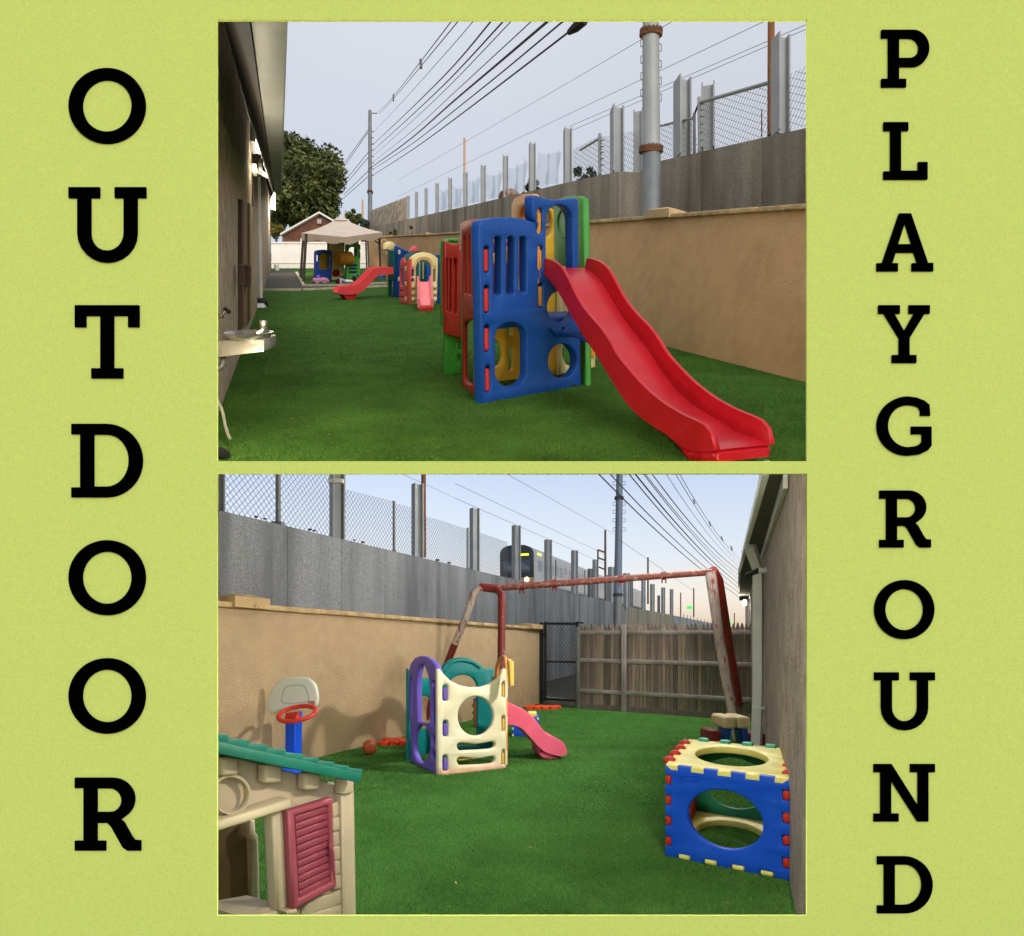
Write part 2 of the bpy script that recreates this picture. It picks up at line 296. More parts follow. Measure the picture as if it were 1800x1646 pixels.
def chain(pl, quad, cell, r, m, parent, off=0.0, wav=0.0, nm='chain_link'):
    """woven wire: two sets of slanted wires clipped to a convex pixel polygon on the plane"""
    poly = [pl.uv(q) for q in quad]; mb = MB(); us = [q[0] for q in poly]; ws = [q[1] for q in poly]
    for s in (1, -1):
        d = (.73, s * .68); c0 = min(a * d[1] - b * d[0] for a, b in poly); c1 = max(a * d[1] - b * d[0] for a, b in poly); c = c0
        while c < c1:
            p = (d[1] * c, -d[0] * c); k = clip_line(poly, p, d)
            if k:
                n = max(1, int((k[1] - k[0]) / .35)) if wav else 1; pts = []
                for i in range(n + 1):
                    t = k[0] + (k[1] - k[0]) * i / n; u, v = p[0] + d[0] * t, p[1] + d[1] * t
                    pts.append(pl.P(u, v, off + s * r + (wav * math.sin(u * 2.3 + v * 1.7) if wav else 0)))
                mb.tube(pts, r, 3, cap=False)
            c += cell
    o = mb.build(nm, m, parent); o['kind'] = 'stuff'; return o
def cable(pts, ys, r, m, label, group, cat='cable', nm='power_line'):
    n = len(pts); q = [at(p, y) for p, y in zip(pts, ys)]
    o = MB().tube(q, r, 5).build(nm, m, None, True); return tag(o, label, cat, group)
def depths(pts, y0, y1):
    d = [0]
    for a, b in zip(pts, pts[1:]): d.append(d[-1] + math.dist(a, b))
    return [1 / (1 / y0 + (1 / y1 - 1 / y0) * k / d[-1]) for k in d]
def lamp_light(name, loc, watts, rad, c, parent):
    l = bpy.data.lights.new(name, 'POINT'); l.energy = watts; l.shadow_soft_size = rad; l.color = c
    o = bpy.data.objects.new(name, l); col.objects.link(o); o.parent = parent; o.location = Vector(loc) - wloc(parent); return o
def wall_lamp(pl, px, size, label, watts, off=.05, light_off=.25, rad=.22, pos=None, drop=0.0):
    q = pos if pos else pl.hit(px); q = q + pl.n * off; s = size
    t = thing('wall_lamp', q, label, 'lamp', 'lamps on the building walls')
    MB().cbox(q + pl.w * s * .1, pl.u * s * .9, pl.w * s * 1.3, pl.n * s * .25).build('housing', zincd, t, bevel=s * .05)
    MB().cbox(q + pl.n * s * .4, pl.u * s * .8, pl.w * s * 1.1, pl.n * s * .6).build('lens', lens_m, t, bevel=s * .1)
    lamp_light('bulb', q + pl.n * light_off - pl.w * (s * .1 + drop), watts, rad, (1, .88, .66), t); return t
# ================================================================ upper playground tilted up to its horizon row: ground
def sheet(name, pts, m, lift=0.0, G=None):
    v = [(G(p) if G else Vector(p)) + Vector((0, 0, lift)) for p in pts]
    me = bpy.data.meshes.new(name); me.from_pydata(v, [], [tuple(range(len(v)))])
    bm = bmesh.new(); bm.from_mesh(me); bmesh.ops.recalc_face_normals(bm, faces=bm.faces)
    for f in bm.faces:
        if f.normal.z < 0: f.normal_flip()
    bm.to_mesh(me); bm.free()
    return kind(link(name, me, m), 'structure')
Y0 = 4.63
hp = [(-4.2, Y0), (7.5, Y0), (3, 60), (-20, 130), (-95, 130), (-40, 60), (-14, 20)]
sheet('turf_tilted', [(x, y, zU(y)) for x, y in hp], turf_m)
bounce_m = mat('bounce_white', (206, 206, 200), .9, .05)
sheet('bounce_sheet', [(x, y, zU(y) - .012) for x, y in hp], bounce_m)  # added white sheet, bounces light down onto the lower playground
sheet('asphalt_path', [(440, 511), (530, 510.6), (594, 508), (700, 503), (700, 497.5), (617, 502.2), (531, 503.5), (520, 481), (515, 474.5), (440, 476.5)], asph, .006, GU)
sheet('turf_pad', [(531, 503.5), (617, 502.2), (700, 497.5), (740, 492), (740, 472), (515, 474.5), (520, 481)], turf_m, .006, GU)
edge = mat('edging_board', (168, 160, 138), .9, .2)
for a, b in (((531, 503.6), (519, 480)), ((531, 503.6), (617, 502.3)), ((617, 502.3), (700, 497.5)), ((440, 511.3), (530, 510.8)), ((530, 510.8), (594, 508.2)), ((594, 508.2), (700, 503.2))):
    mb = MB(); A, B = GU(a), GU(b); s = (B - A).cross(NU).normalized(); beam(mb, A - NU * .05, B - NU * .05, s * .12, NU * .11)
    o = mb.build('path_edging', edge); kind(o, 'structure')
# ================================================================ long building on the left of the tilted lawn
PLb = plumb(GU, (381, 738), (475, 479))
bl = thing('stucco_building', foot(PLb.A), 'long tan stucco building with metal eaves along the sloping lawn', 'building')
panel('wall', PLb, [(316, 822), (352, 818), (476, 476.4), (476, 349), (360, -90), (316, -180)], [], mat('pale_stucco', (204, 184, 162), .95, .14, 3.0, bump=.9, bscale=34, detail=10, speck=((160, 138, 116), 7, .45, .3), spec=.1), bl, .3, .002)
PLo = Plane(PLb.A, PLb.A + PLb.u, ZUP, .42)
w0, w1 = PLb.hit((383, 0)), PLb.hit((476, 350)); o0, o1 = PLo.hit((433, 0)), PLo.hit((481.3, 340))
up = Vector((0, 0, .03))
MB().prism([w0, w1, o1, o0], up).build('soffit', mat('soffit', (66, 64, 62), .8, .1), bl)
mb = MB(); beam(mb, o0, o1, PLb.n * .12, Vector((0, 0, .16))); mb.build('gutter', mat('dull_gutter', (120, 122, 120), .6), bl, bevel=.02)
mb = MB(); beam(mb, w0 + PLb.n * .01 - Vector((0, 0, .06)), w1 + PLb.n * .01 - Vector((0, 0, .06)), PLb.n * .05, Vector((0, 0, .055))); mb.build('fascia_board', mat('fascia', (150, 148, 130), .7, .1), bl)
mb = MB(); beam(mb, w0 + PLb.n * .2 - Vector((0, 0, .03)), w1 + PLb.n * .2 - Vector((0, 0, .03)), PLb.n * .05, Vector((0, 0, .035))); mb.build('soffit_trim', white_al, bl)
door_m = mat('door_wood', (138, 104, 70), .75, .2, 6, stretch=(1, 1, .15)); door_l = mat('door_wood_pale', (178, 142, 92), .75, .2, 6, stretch=(1, 1, .15))
for (x0, x1, yt0, yt1, yb0, yb1, m, m2) in ((424.6, 436.0, 351, 355, 581, 571.5, door_m, dark_tr), (436.8, 444.6, 357, 362, 569, 558, door_l, dark_tr)):
    d = panel('door', PLb, [(x0 + 3, yb0 - 8), (x1, yb1), (x1, yt1 + 2), (x0 + 3, yt0 + 3)], [], m, bl, .04, .005, .03)
    panel('door_frame', PLb, [(x0, yb0), (x0 + 3.2, yb0 - 8), (x0 + 3.2, yt0 + 1), (x0, yt0)], [], m2, d, .05, .004, .045)
    panel('door_handle', PLb, rr(x0 + 1.2, 466, x0 + 4.6, 505, 1.5), [rr(x0 + 2.1, 470, x0 + 3.6, 501, .6)], dark_tr, d, .05, .004, .10)
# downspout with its collar
q = Plane(PLb.A, PLb.A + PLb.u, ZUP, .09)
e1 = o0 + (o1 - o0) * 0.0
mb = MB(); base = q.hit((459.5, 536)); top = q.hit((455.8, 308)); mb.tube([base, base + (top - base) * .5, top, Plane(PLb.A, PLb.A + PLb.u, ZUP, .25).hit((459, 283))], .045, 4); mb.build('downspout', white_al, bl)
mb = MB(); mb.cbox(base + Vector((0, 0, .05)), (.26, 0, 0), (0, .26, 0), (0, 0, .12)); mb.build('pipe_collar', blackm, bl, bevel=.02)
mb = MB(); mb.cbox(base + Vector((0, 0, -.06)), (.2, 0, 0), (0, .2, 0), (0, 0, .14)); mb.build('pipe_base', white_al, bl, bevel=.02)
sc_ = thing('security_camera', PLb.hit(t1(265, 1130)), 'small white security camera on the stucco wall beside the downspout', 'camera')
mb = MB(); c = PLb.hit(t1(262, 1130)); mb.cbox(c + PLb.n * .05, PLb.u * .16, (0, 0, .16), PLb.n * .1); mb.build('mount', white_p, sc_, bevel=.02)
mb = MB(); mb.tube([c + PLb.n * .1, c + PLb.n * .35 - Vector((0, 0, .09))], .045, 8); mb.build('camera_body', white_p, sc_)
mb = MB(); mb.tube([c + PLb.n * .02, c + PLb.n * .02 - Vector((0, 0, 1.2))], .012, 5); mb.build('cable', wirem, sc_)
wall_lamp(PLb, (440, 238), .40, 'lit wall lamp under the eave above the paired doors', 70, light_off=.24, drop=.5)
wall_lamp(PLb, (473.5, 341), .34, 'lit lamp high under the far end of the eave', 70, light_off=.3, drop=.3)
wall_lamp(PLb, (473.0, 358), .36, 'lit lamp below another lamp by the far building corner', 110, light_off=.3, drop=.3)
nl_ = plumb(GU, (381, 738), (475, 479)); wall_lamp(nl_, (324, 300), .2, 'extra unseen wall lamp added on the stucco building above the drinking fountain', 34, off=.02, light_off=.22, rad=.1, drop=.8)  # extra lamp out of view, added to brighten the near wall
# drinking fountain, tap, hose
fq = at(t7(330, 296), 5.0); steel = mat('stainless', (168, 166, 160), .28, .06, 8, metal=.9); steelb = mat('brushed_steel', (156, 154, 142), .42, .08, 9, metal=.7, stretch=(1, 1, .1))
df = thing('drinking_fountain', fq, 'stainless steel drinking fountain with round basin fixed to the wall', 'fountain')
ax = Vector((1, 0, 0)); r0 = 0.178
mb = MB(); mb.lathe(fq + NU * .01, NU, [(.05, -.055), (.10, -.05), (r0 * .8, -.03), (r0, 0), (r0 + .004, .012), (r0 - .012, .014), (r0 * .75, -.012), (.09, -.026), (.015, -.03)], 36); mb.build('basin', steel, df, True)
A = at(t7(-30, 345), 4.95); B = at(t7(495, 335), 4.95)
mb = MB(); mb.prism([at(t7(-40, 350), 4.9), at(t7(495, 335), 4.9), at(t7(495, 460), 4.9), at(t7(-40, 528), 4.9)], (0, .26, .26 * TILT)); mb.build('cabinet', steelb, df, bevel=.006)
mb = MB(); mb.prism([at(t7(8, 470), 4.897), at(t7(66, 462), 4.897), at(t7(66, 480), 4.897), at(t7(8, 490), 4.897)], (0, .004, 0)); mb.build('vent_plate', steel, df)
mb = MB(); mb.tube([at(t7(425, 272), 4.95), at(t7(470, 250), 4.95), at(t7(490, 225), 4.95)], .018, 8); mb.lathe(at(t7(492, 228), 4.95), (.05, -.25, .5), [(.018, 0), (.026, .01), (.028, .05), (.022, .058), (.012, .05)], 14); mb.build('spout', steel, df, True)
mb = MB(); mb.prism([at(t7(418, 418), 4.897), at(t7(462, 412), 4.897), at(t7(464, 448), 4.897), at(t7(420, 455), 4.897)], (0, .003, 0)); mb.build('sticker', mat('blue_sticker', (120, 160, 190), .5), df)
mb = MB(); mb.tube([at(p, 5.02) for p in t7(sm([(70, 515), (75, 545), (70, 590), (40, 625), (5, 640), (-30, 640)]))], .022, 8); mb.build('drain_pipe', mat('grey_pipe', (70, 72, 70), .5), df, True)
tp = thing('garden_tap', PLb.hit(t7(10, 105)), 'dark metal garden tap sticking out of the stucco wall', 'tap')
mb = MB(); mb.tube([at(p, 5.5) for p in t7(sm([(-20, 100), (20, 105), (55, 85), (75, 62), (95, 40)]))], .011, 7); mb.tube([at(t7(68, 75), 5.5), at(t7(70, 112), 5.5)], .009, 6); mb.build('tap_body', mat('tap_metal', (92, 84, 74), .4, metal=.7), tp, True)
mb = MB(); mb.tube([at(t7(88, 15), 5.5), at(t7(138, 55), 5.5)], .017, 7); mb.build('tap_handle', blackm, tp, True)
mb = MB(); mb.tube([at(p, 5.0) for p in t7(sm([(-15, 880), (8, 960), (50, 1040), (75, 1130), (95, 1230), (125, 1325), (150, 1370)]))], .012, 6); tag(mb.build('hose', mat('grey_hose', (128, 124, 110), .6), None, True), 'thin grey hose end hanging down the stucco wall', 'hose')
mb = MB(); c = GU(t7(50, 1570)); mb.cbox(c + NU * .03, (.11, 0, 0), (0, .12, 0), NU * .08); tag(mb.build('pipe_foot', blackm, None, bevel=.01), 'black pipe collar on the turf at the wall foot below the fountain', 'pipe collar')
# ================================================================ tan garden wall and concrete retaining wall on the right
PRb = plumb(GU, (1149, 604), (1417, 673))
gw = thing('garden_wall', foot(PRb.hit((1149, 604))), 'tan stucco garden wall climbing beside the big red slide', 'wall')
panel('wall_body', PRb, [(648, 475.3), (1480, 689), (1480, 360.5), (1025, 393.5), (790, 412.5), (648, 420)], [], stucco_tan, gw, .22, .002)
for a, b in (((648, 418), (790, 410.5)), ((790, 410.5), (1025, 391.2)), ((1025, 391.2), (1480, 358))):
    copings(PRb, PRb.hit(a), PRb.hit(b), .34, .062, .05, gw)
for x, y, hw in ((1163, 381, 21), (747, 413, 5.5), (685, 416.5, 4.5)):
    A, B = PRb.hit((x - hw, y + hw * .073)), PRb.hit((x + hw, y - hw * .073)); d = (B - A); hh = hw * .5 / F * A.y
    p0 = A + PRb.n * .08; n_ = -PRb.n * .40; z0 = Vector((0, 0, -.03)); mb = MB()
    c4 = [p0 + z0, p0 + d + z0, p0 + d + n_ + z0, p0 + n_ + z0]; cen = sum(c4, Vector()) / 4
    t4_ = [q_ + Vector((0, 0, hh + .03)) for q_ in c4]; t5_ = [cen + (q_ - cen) * .35 + Vector((0, 0, hh * 1.6 + .03)) for q_ in c4]
    mb.add(c4 + t4_ + t5_, [(0, 1, 5, 4), (1, 2, 6, 5), (2, 3, 7, 6), (3, 0, 4, 7), (4, 5, 9, 8), (5, 6, 10, 9), (6, 7, 11, 10), (7, 4, 8, 11), (8, 9, 10, 11), (3, 2, 1, 0)]); mb.build('pier_cap', coping_m, gw)
PC1 = Plane(PRb.A, PRb.A + PRb.u, ZUP, -1.9); PC2 = Plane(PRb.A, PRb.A + PRb.u, ZUP, -1.25)
cw = thing('retaining_wall', foot(PC1.hit((1300, 400))), 'stained concrete retaining wall rising behind the tan wall on the tilted ground', 'wall')
for i, (x0, x1) in enumerate(((1161, 1231.5), (1232.3, 1339.5), (1340.2, 1480))):
    yt = lambda x: 282.5 - (x - 1162) * .2265
    panel('concrete_panel', PC1, [(x0, 470), (x1, 470), (x1, yt(x1)), (x0, yt(x0))], [], conc, cw, .4, .006)
far_tops = [(640, 402), (671, 396.5), (760, 375.5), (800, 367.5), (989.6, 322.5), (1088, 301.5)]
xs = [650, 690, 730, 775, 822, 872, 926, 984, 1038, 1088]
def ytop(x):
    for (xa, ya), (xb, yb) in zip(far_tops, far_tops[1:]):
        if xa <= x <= xb: return ya + (yb - ya) * (x - xa) / (xb - xa)
for a, b in zip(xs, xs[1:]):
    panel('concrete_panel', PC2, [(a + .25, 470), (b, 470), (b, ytop(b)), (a + .25, ytop(a))], [], conc, cw, .4, .004)
ra, rb = PC2.hit((1088, 301.5)), PC1.hit((1164, 302)); A2 = PC2.hit((1088, 470)); 
mb = MB(); pts = [PC2.hit((1088, 470)), PC2.hit((1088, 301.6)), at((1131, 303.5), PC2.hit((1088, 301)).y + .35), at((1131, 470), PC2.hit((1088, 470)).y + .35)]; mb.prism(pts, (.03, .4, 0)); mb.build('return_face', conc, cw)
PT = Plane(PRb.A, PRb.A + PRb.u, ZUP, -1.5); PT1 = Plane(PRb.A, PRb.A + PRb.u, ZUP, -2.15); PT3 = Plane(PRb.A, PRb.A + PRb.u, ZUP, -3.2)
g = 'steel posts along the hillside retaining wall'
hpost(PT1, 1359.6, 1385, 67, 231, beamm, 'tall pale steel post beside the brown timber pole on the concrete wall', g, turn=.3)
hpost(PT3, 1232, 1256.5, 152, 262, beamm, 'pale steel post standing behind the chain link fence corner post', g, turn=-.25)
hpost(PT1, 1187, 1212.5, 141, 274, beamm, 'pale steel post just uphill of the fence corner by the round steel pole', g, turn=.3)
hpost(PT3, 1113, 1131, 197, 303, beamm, 'steel post half hidden behind the round galvanised pole', g, turn=-.25)
hpost(PT, 1074, 1095.5, 190.5, 303, beamm, 'steel post on the corner where the concrete wall steps forward', g, turn=.2)
ORD = ['first', 'second', 'third', 'fourth', 'fifth', 'sixth', 'seventh', 'eighth', 'ninth', 'tenth', 'eleventh', 'twelfth']
for i_, (x0, x1, yt, yb) in enumerate(((991, 1005, 227, 321), (930, 941.5, 253, 335), (884, 893.3, 275, 346), (845, 854, 292, 355), (814, 822.3, 304, 363), (787.5, 794.7, 314, 369), (765, 771.6, 323, 374.5), (746, 752, 332, 379), (729, 735, 338, 383), (715, 720.4, 344.5, 387))):
    hpost(PT, x0, x1, yt, yb, beamm, 'grey steel post, %s uphill from the step in the upper retaining wall' % ORD[i_], g, turn=.2, sink=.15)
# round steel utility pole with flanges and climbing rungs
q = Plane(PRb.A, PRb.A + PRb.u, ZUP, -.62).hit((1145, 378)); ps = q.y / F
sp = thing('utility_pole', foot(q), 'thick galvanised steel utility pole with rusty flanges and climbing rungs', 'pole', None)
zz = lambda py: at((1145, py), q.y).z
def vtube(mb, x, y0_, y1_, r0_, r1_, n=20): mb.tube([Vector((x, q.y, zz(y0_))), Vector((x, q.y, zz(y1_)))], [r0_, r1_], n)
qx = q.x
mb = MB(); mb.tube([Vector((qx, q.y, foot(q).z)), Vector((qx, q.y, zz(262)))], [17 * ps, 16 * ps], 24); mb.build('lower_shaft', zincd, sp, True)
mb = MB(); mb.tube([Vector((qx - .3 * ps, q.y, zz(262))), Vector((qx - 1 * ps, q.y, zz(57)))], [15.6 * ps, 14.6 * ps], 24); mb.tube([Vector((qx - 1 * ps, q.y, zz(57))), Vector((qx - 1 * ps, q.y, zz(-30)))], 14.2 * ps, 24); mb.build('upper_shaft', zinc, sp, True)
for py, rr_ in ((263, 21.2), (57.5, 20.2)):
    mb = MB(); c = Vector((qx - .5 * ps, q.y, zz(py)))
    fa = (NU + ZUP * .12).normalized(); mb.lathe(c, fa, [(rr_ * ps, -4.4 * ps), (rr_ * ps, -.2 * ps), (rr_ * ps * .985, 0), (rr_ * ps, .2 * ps), (rr_ * ps, 4.4 * ps)], 28)
    f1 = Vector((1, 0, 0)); f2 = fa.cross(f1)
    for k in range(16): a = 2 * math.pi * k / 16; e_ = c + (f1 * math.cos(a) + f2 * math.sin(a)) * 18.3 * ps; mb.tube([e_ - fa * 6.4 * ps, e_ + fa * 6.4 * ps], 1.2 * ps, 6)
    mb.build('flange', rust, sp)
for py in (76, 105, 134.5, 164):
    for sx, dy in ((-1, 0), (1, 8)):
        mb = MB(); x_ = qx + (sx * 14.5 - .6) * ps; zc = zz(py + dy)
        mb.tube([Vector((x_ - sx * 2 * ps, q.y, zc + 7 * ps)), Vector((x_ + sx * 3.6 * ps, q.y, zc + 6 * ps)), Vector((x_ + sx * 3.6 * ps, q.y, zc - 6 * ps)), Vector((x_ - sx * 2 * ps, q.y, zc - 7 * ps))], .8 * ps, 6); mb.build('rung', zincd, sp)
# timber poles
def pole(x, w, yt, yb, y, m, label, nm='timber_pole', G=True):
    a, b = at((x, yb), y), at((x, yt), y); mb = MB(); mb.tube([a, a + (b - a) * .5, b], [w / 2 / F * y, w * .47 / F * y, w * .43 / F * y], 12); return tag(mb.build(nm, m, None, True), label, 'pole', 'timber poles along the railway')
yb_ = PT3.hit((1355, 235)).y
pole(1355.5, 13, -20, 240, yb_, woodp, 'rusty brown timber pole behind the tallest steel post')
pole(1339, 2.4, 193, 240, yb_ + .3, woodp, 'thin brown stake behind the chain link fence')
pole(816.5, 4.4, 243, 372, 62, mat('pale_wood', (196, 158, 124), .9, .15), 'pale timber pole standing behind the row of steel posts')
pole(637.5, 3.6, 352, 384, 100, mat('pale_wood', (196, 158, 124)), 'far pale timber pole left of the tall line pole')
pole(607, 2.6, 370, 400, 110, mat('pale_wood', (196, 158, 124)), 'very distant thin pole above the canopy roof')
# chain link fence along the top
cf = thing('chain_link_fence', PT1.hit((1240, 262)), 'galvanised chain link fence with corner post on the concrete wall', 'fence')
def rail(pl, a, b, r, parent, m=zinc, nm='top_rail'): return MB().tube([pl.hit(a), pl.hit(b)], r, 7).build(nm, m, parent, True)
chain(PT1, [(1161, 222), (1218, 208), (1229, 265), (1161, 282)], .085, .0042, meshw, cf)
rail(PT1, (1161, 221.5), (1218, 208), .022, cf); rail(PT1, (1231, 180), (1352, 145.5), .03, cf)
chain(PT1, [(1231, 180), (1352, 145.5), (1352, 240), (1231, 266)], .085, .0042, meshw, cf)
chain(PT1, [(1386, 133), (1440, 105), (1440, 218), (1386, 231)], .085, .0042, meshw, cf, wav=.02)
MB().tube([PT1.hit((1230, 268)), PT1.hit((1229, 172))], .036, 8).build('corner_post', zinc, cf, True)
MB().tube([PT1.hit((1220.5, 268)), PT1.hit((1220.5, 200))], .03, 8).build('line_post', zincd, cf, True)
rail(PT1, (1229, 180), (1218, 208), .02, cf, wirem)
for py in (183, 193, 205, 218, 232, 246, 259): MB().tube([PT1.hit((1227.4, py)), PT1.hit((1236, py + .6))], .011, 5).build('tie_band', zincd, cf)
cf2 = thing('chain_link_fence', PT.hit((1050, 310)), 'slack chain link fence piece beside the steel post on the corner', 'fence')
chain(PT, [(1006, 262), (1053, 240), (1073, 240), (1073, 304), (1006, 320)], .09, .0042, meshw, cf2, wav=.03)
chain(PT, [(1096, 235), (1112, 230), (1126, 232), (1126, 302), (1096, 302)], .09, .0042, meshw, cf2)
MB().tube([PT.hit((1054.5, 308)), PT.hit((1054.5, 236))], .04, 8).build('line_post', zinc, cf2, True); rail(PT, (1020, 264), (1053, 244), .025, cf2)
for py in (247, 258, 268, 279, 290): MB().tube([PT.hit((1053, py)), PT.hit((1061, py))], .012, 5).build('tie_band', zincd, cf2)
net = mat('blue_netting', (176, 194, 210), .8, .08, 2, alpha=.32)
nt_i = 0
for x0, x1, y0_, y1_, yb in ((948, 985, 268, 262, 329), (896, 926, 296, 278, 342), (858, 881, 306, 300, 351), (826, 842, 318, 308, 358), (797, 811, 324, 328, 366), (775, 785, 332, 330, 371)):
    pl = PT; nt_i += 1; nx = 7; mb = MB(); V = []
    for i in range(nx + 1):
        for j in range(5):
            f_, k_ = i / nx, j / 4; x = x0 + (x1 - x0) * f_; yt = y0_ + (y1_ - y0_) * f_ + 7 * math.sin(3.1 * f_); p_ = pl.uv((x, yt + (yb - (x - x0) * .22 - yt) * k_)); V.append(pl.P(p_[0], p_[1], .12 * math.sin(i * 1.9 + j * .4)))
    mb.add(V, [(i * 5 + j, i * 5 + j + 1, i * 5 + j + 6, i * 5 + j + 5) for i in range(nx) for j in range(4)])
    tag(mb.build('netting', net, None, True), 'pale blue see through netting, %s piece uphill along the steel post row' % ORD[nt_i - 1], 'netting', 'netting between the steel posts')
PB = Plane(PRb.A, PRb.A + PRb.u, ZUP, -1.45)
nb = thing('noise_barrier', PB.hit((690, 392)), 'grey textured noise barrier panels at the far end of the retaining wall', 'barrier')
block = mat('barrier_block', (160, 148, 130), .95, .35, 1.2, bump=.8, bscale=5, stretch=(1, 1, 4), contrast=(.42, .58))
for a, b in zip((650, 659.3, 669.8, 680.4, 691.2, 702.5), (659, 669.5, 680, 690.8, 702, 715)): panel('panel', PB, [(a, 400 - (a - 650) * .17), (b, 400 - (b - 650) * .17), (b, 371 - (b - 650) * .385), (a, 371 - (a - 650) * .385)], [], block, nb, .15, .01)
# brown wicker ball and small beach ball on the embankment
q = PT.hit((895, 340)); s = q.y / F
wk = thing('wicker_ball', q, 'big brown woven ball lying on the embankment behind the concrete wall', 'ball')
MB().sphere(q + Vector((0, .6, 13 * s)), 18 * s, 18, (1.05, 1, .68)).build('core', mat('wicker', (140, 96, 58), .9, .5, 2.2, bump=.8, bscale=7, contrast=(.45, .55)), wk, True)
mb = MB()
for k in range(7): mb.tube([q + Vector((0, .6, 13 * s)) + Vector((18.6 * s * 1.05 * math.cos(k * .45) * math.sin(t_), 18.6 * s * math.sin(k * .45) * math.sin(t_), 18.6 * s * .68 * math.cos(t_))) for t_ in [math.pi * 2 * i / 24 for i in range(25)]], .6 * s, 5)
mb.build('weave', mat('wicker_dark', (96, 62, 36), .9), wk)
o = MB().sphere(PT.hit((921, 340)) + Vector((0, .3, 8 * s)), 5 * s, 12).build('beach_ball', mat('beach_ball', (90, 130, 200), .5, .9, 1.2 / s / 12, rgb2=(235, 235, 240), contrast=(.45, .5)), None, True); tag(o, 'small blue and white ball beside the woven brown ball', 'ball')
# ================================================================ line pole and wires over the tilted ground
lp = thing('line_pole', at((650.5, 398), 72), 'tall slim grey line pole with wires beyond the canopy tent', 'pole')
mb = MB(); mb.tube([at((650.5, 402), 72), at((650.5, 338), 72), at((650.3, 195), 72)], [.26, .22, .18], 12); mb.build('shaft', zincd, lp, True)
mb = MB(); mb.lathe(at((650.5, 338), 72), ZUP, [(.32, -.08), (.32, .08)], 14); mb.build('flange', rust, lp)
mb = MB(); mb.tube([at((652, 199), 72), at((663, 199.5), 72)], .05, 6); mb.build('bracket_arm', zincd, lp)
for i in range(8): mb = MB(); y_ = 232 + i * 11; mb.tube([at((652, y_), 72), at((657, y_ - 1), 72)], .05, 5); mb.build('insulator', zincd, lp)
gL = 'overhead lines running from the slim pole over the hillside'
LN = [([(663, 199.4), (691.5, 169.8), (739, 109), (795.7, 34.7), (815, 8)], .02, wireg), ([(666.6, 200.6), (691.5, 174), (740, 116.5), (800, 44), (830, 8)], .02, wireg), ([(656, 233.7), (720, 165), (800, 75), (835, 34), (858, 8)], .014, wireg),
      ([(655, 255), (725, 189), (800, 113), (866, 34), (888, 6)], .028, wirem), ([(656, 264.5), (727, 200), (800, 129.5), (888, 34), (914, 6)], .028, wirem), ([(656, 274), (728, 210), (800, 141), (902, 34), (930, 6)], .018, wireg), ([(656, 284.7), (730, 226), (800, 161.5), (938, 34), (968, 4)], .02, wireg),
      ([(648, 297.7), (723.5, 243), (800, 175.7), (880, 108), (967, 34), (1000, 6)], .045, wirem), ([(656, 297.7), (730, 249), (800, 193.5), (890, 121), (994, 34), (1030, 4)], .03, wirem), ([(656, 308), (730, 260), (800, 209), (900, 133), (1008, 50), (1028, 34), (1060, 8)], .035, wirem)]
for i_, (pts, r_, m_) in enumerate(LN): cable(sm(pts), depths(sm(pts), 72, 13), r_ * .62, m_, '%s overhead line, %s from the top on the slim line pole' % ('grey' if m_ is wireg else 'black', ORD[i_]), gL)
for a, b in (((647, 229), (600, 294)), ((647, 233), (600, 300)), ((648, 267), (607, 318)), ((648, 276), (606, 326)), ((648, 300), (604, 343)), ((650, 308), (600, 352))): cable([a, b], [72, 100], .03, wirem, 'dark overhead line running on from the slim pole past the tree', 'overhead lines beyond the slim pole')
sp_ = MB().tube([at(p, y) for p, y in zip([(739, 105), (740, 120)], depths([(663, 199.4), (740, 109), (815, 8)], 72, 13)[1:2] * 2)], .05, 5).build('line_spacer', zincd); tag(sp_, 'small spacer clamp joining the two topmost overhead lines', 'clamp', 'spacer clamps on the overhead lines')
sp_ = MB().tube([at((691.5, 166), 40), at((691.5, 178), 40)], .05, 5).build('line_spacer', zincd); tag(sp_, 'small spacer clamp joining the two topmost overhead lines', 'clamp', 'spacer clamps on the overhead lines')
sl = MB().tube([at((1000, 57), 13.6), at((1012, 48), 13.4), at((1028, 35), 13.2)], [.05, .085, .085], 8).build('cable_sleeve', wirem, None, True); tag(sl, 'thick black splice sleeve on the lowest overhead cable', 'cable sleeve')
for a, b, y0_, y1_ in (((1000, 145), (1190, 33), 30, 18), ((700, 317), (1000, 145), 70, 30), ((1000, 200.6), (1360, 30), 30, 18), ((700, 345), (1000, 200.6), 70, 30), ((1000, 223), (1430, 38), 30, 18), ((1000, 232), (1430, 46), 30, 18)): cable([a, b], [y0_, y1_], .008, wireg, 'hair thin railway wire slanting across the pale sky', 'thin railway wires above the steel posts')
# ================================================================ trees and shrubs
def leaf_mesh(blobs, n, size, seed, name):
    rnd = random.Random(seed); V = []; Fc = []; tot = sum(b[1] ** 2 for b in blobs)
    for c, r, sq in blobs:
        for _ in range(int(n * r * r / tot) + 1):
            d = Vector((rnd.gauss(0, 1), rnd.gauss(0, 1), rnd.gauss(0, 1))).normalized(); p = c + Vector((d.x, d.y, d.z * sq)) * r * (.45 + .75 * rnd.random() ** .7)
            a = Vector((rnd.gauss(0, 1), rnd.gauss(0, 1), rnd.gauss(0, .6))).normalized(); b_ = a.cross(d + Vector((rnd.gauss(0, .5), rnd.gauss(0, .5), rnd.gauss(0, .5)))).normalized(); s = size * (.6 + .8 * rnd.random())
            k = len(V); V += [p - a * s, p + b_ * s * .45, p + a * s, p - b_ * s * .45]; Fc.append((k, k + 1, k + 2, k + 3))
    me = bpy.data.meshes.new(name); me.from_pydata(V, [], Fc); return me
bark = mat('bark', (78, 62, 48), .95, .3, 4, stretch=(3, 3, .5), bump=.6)
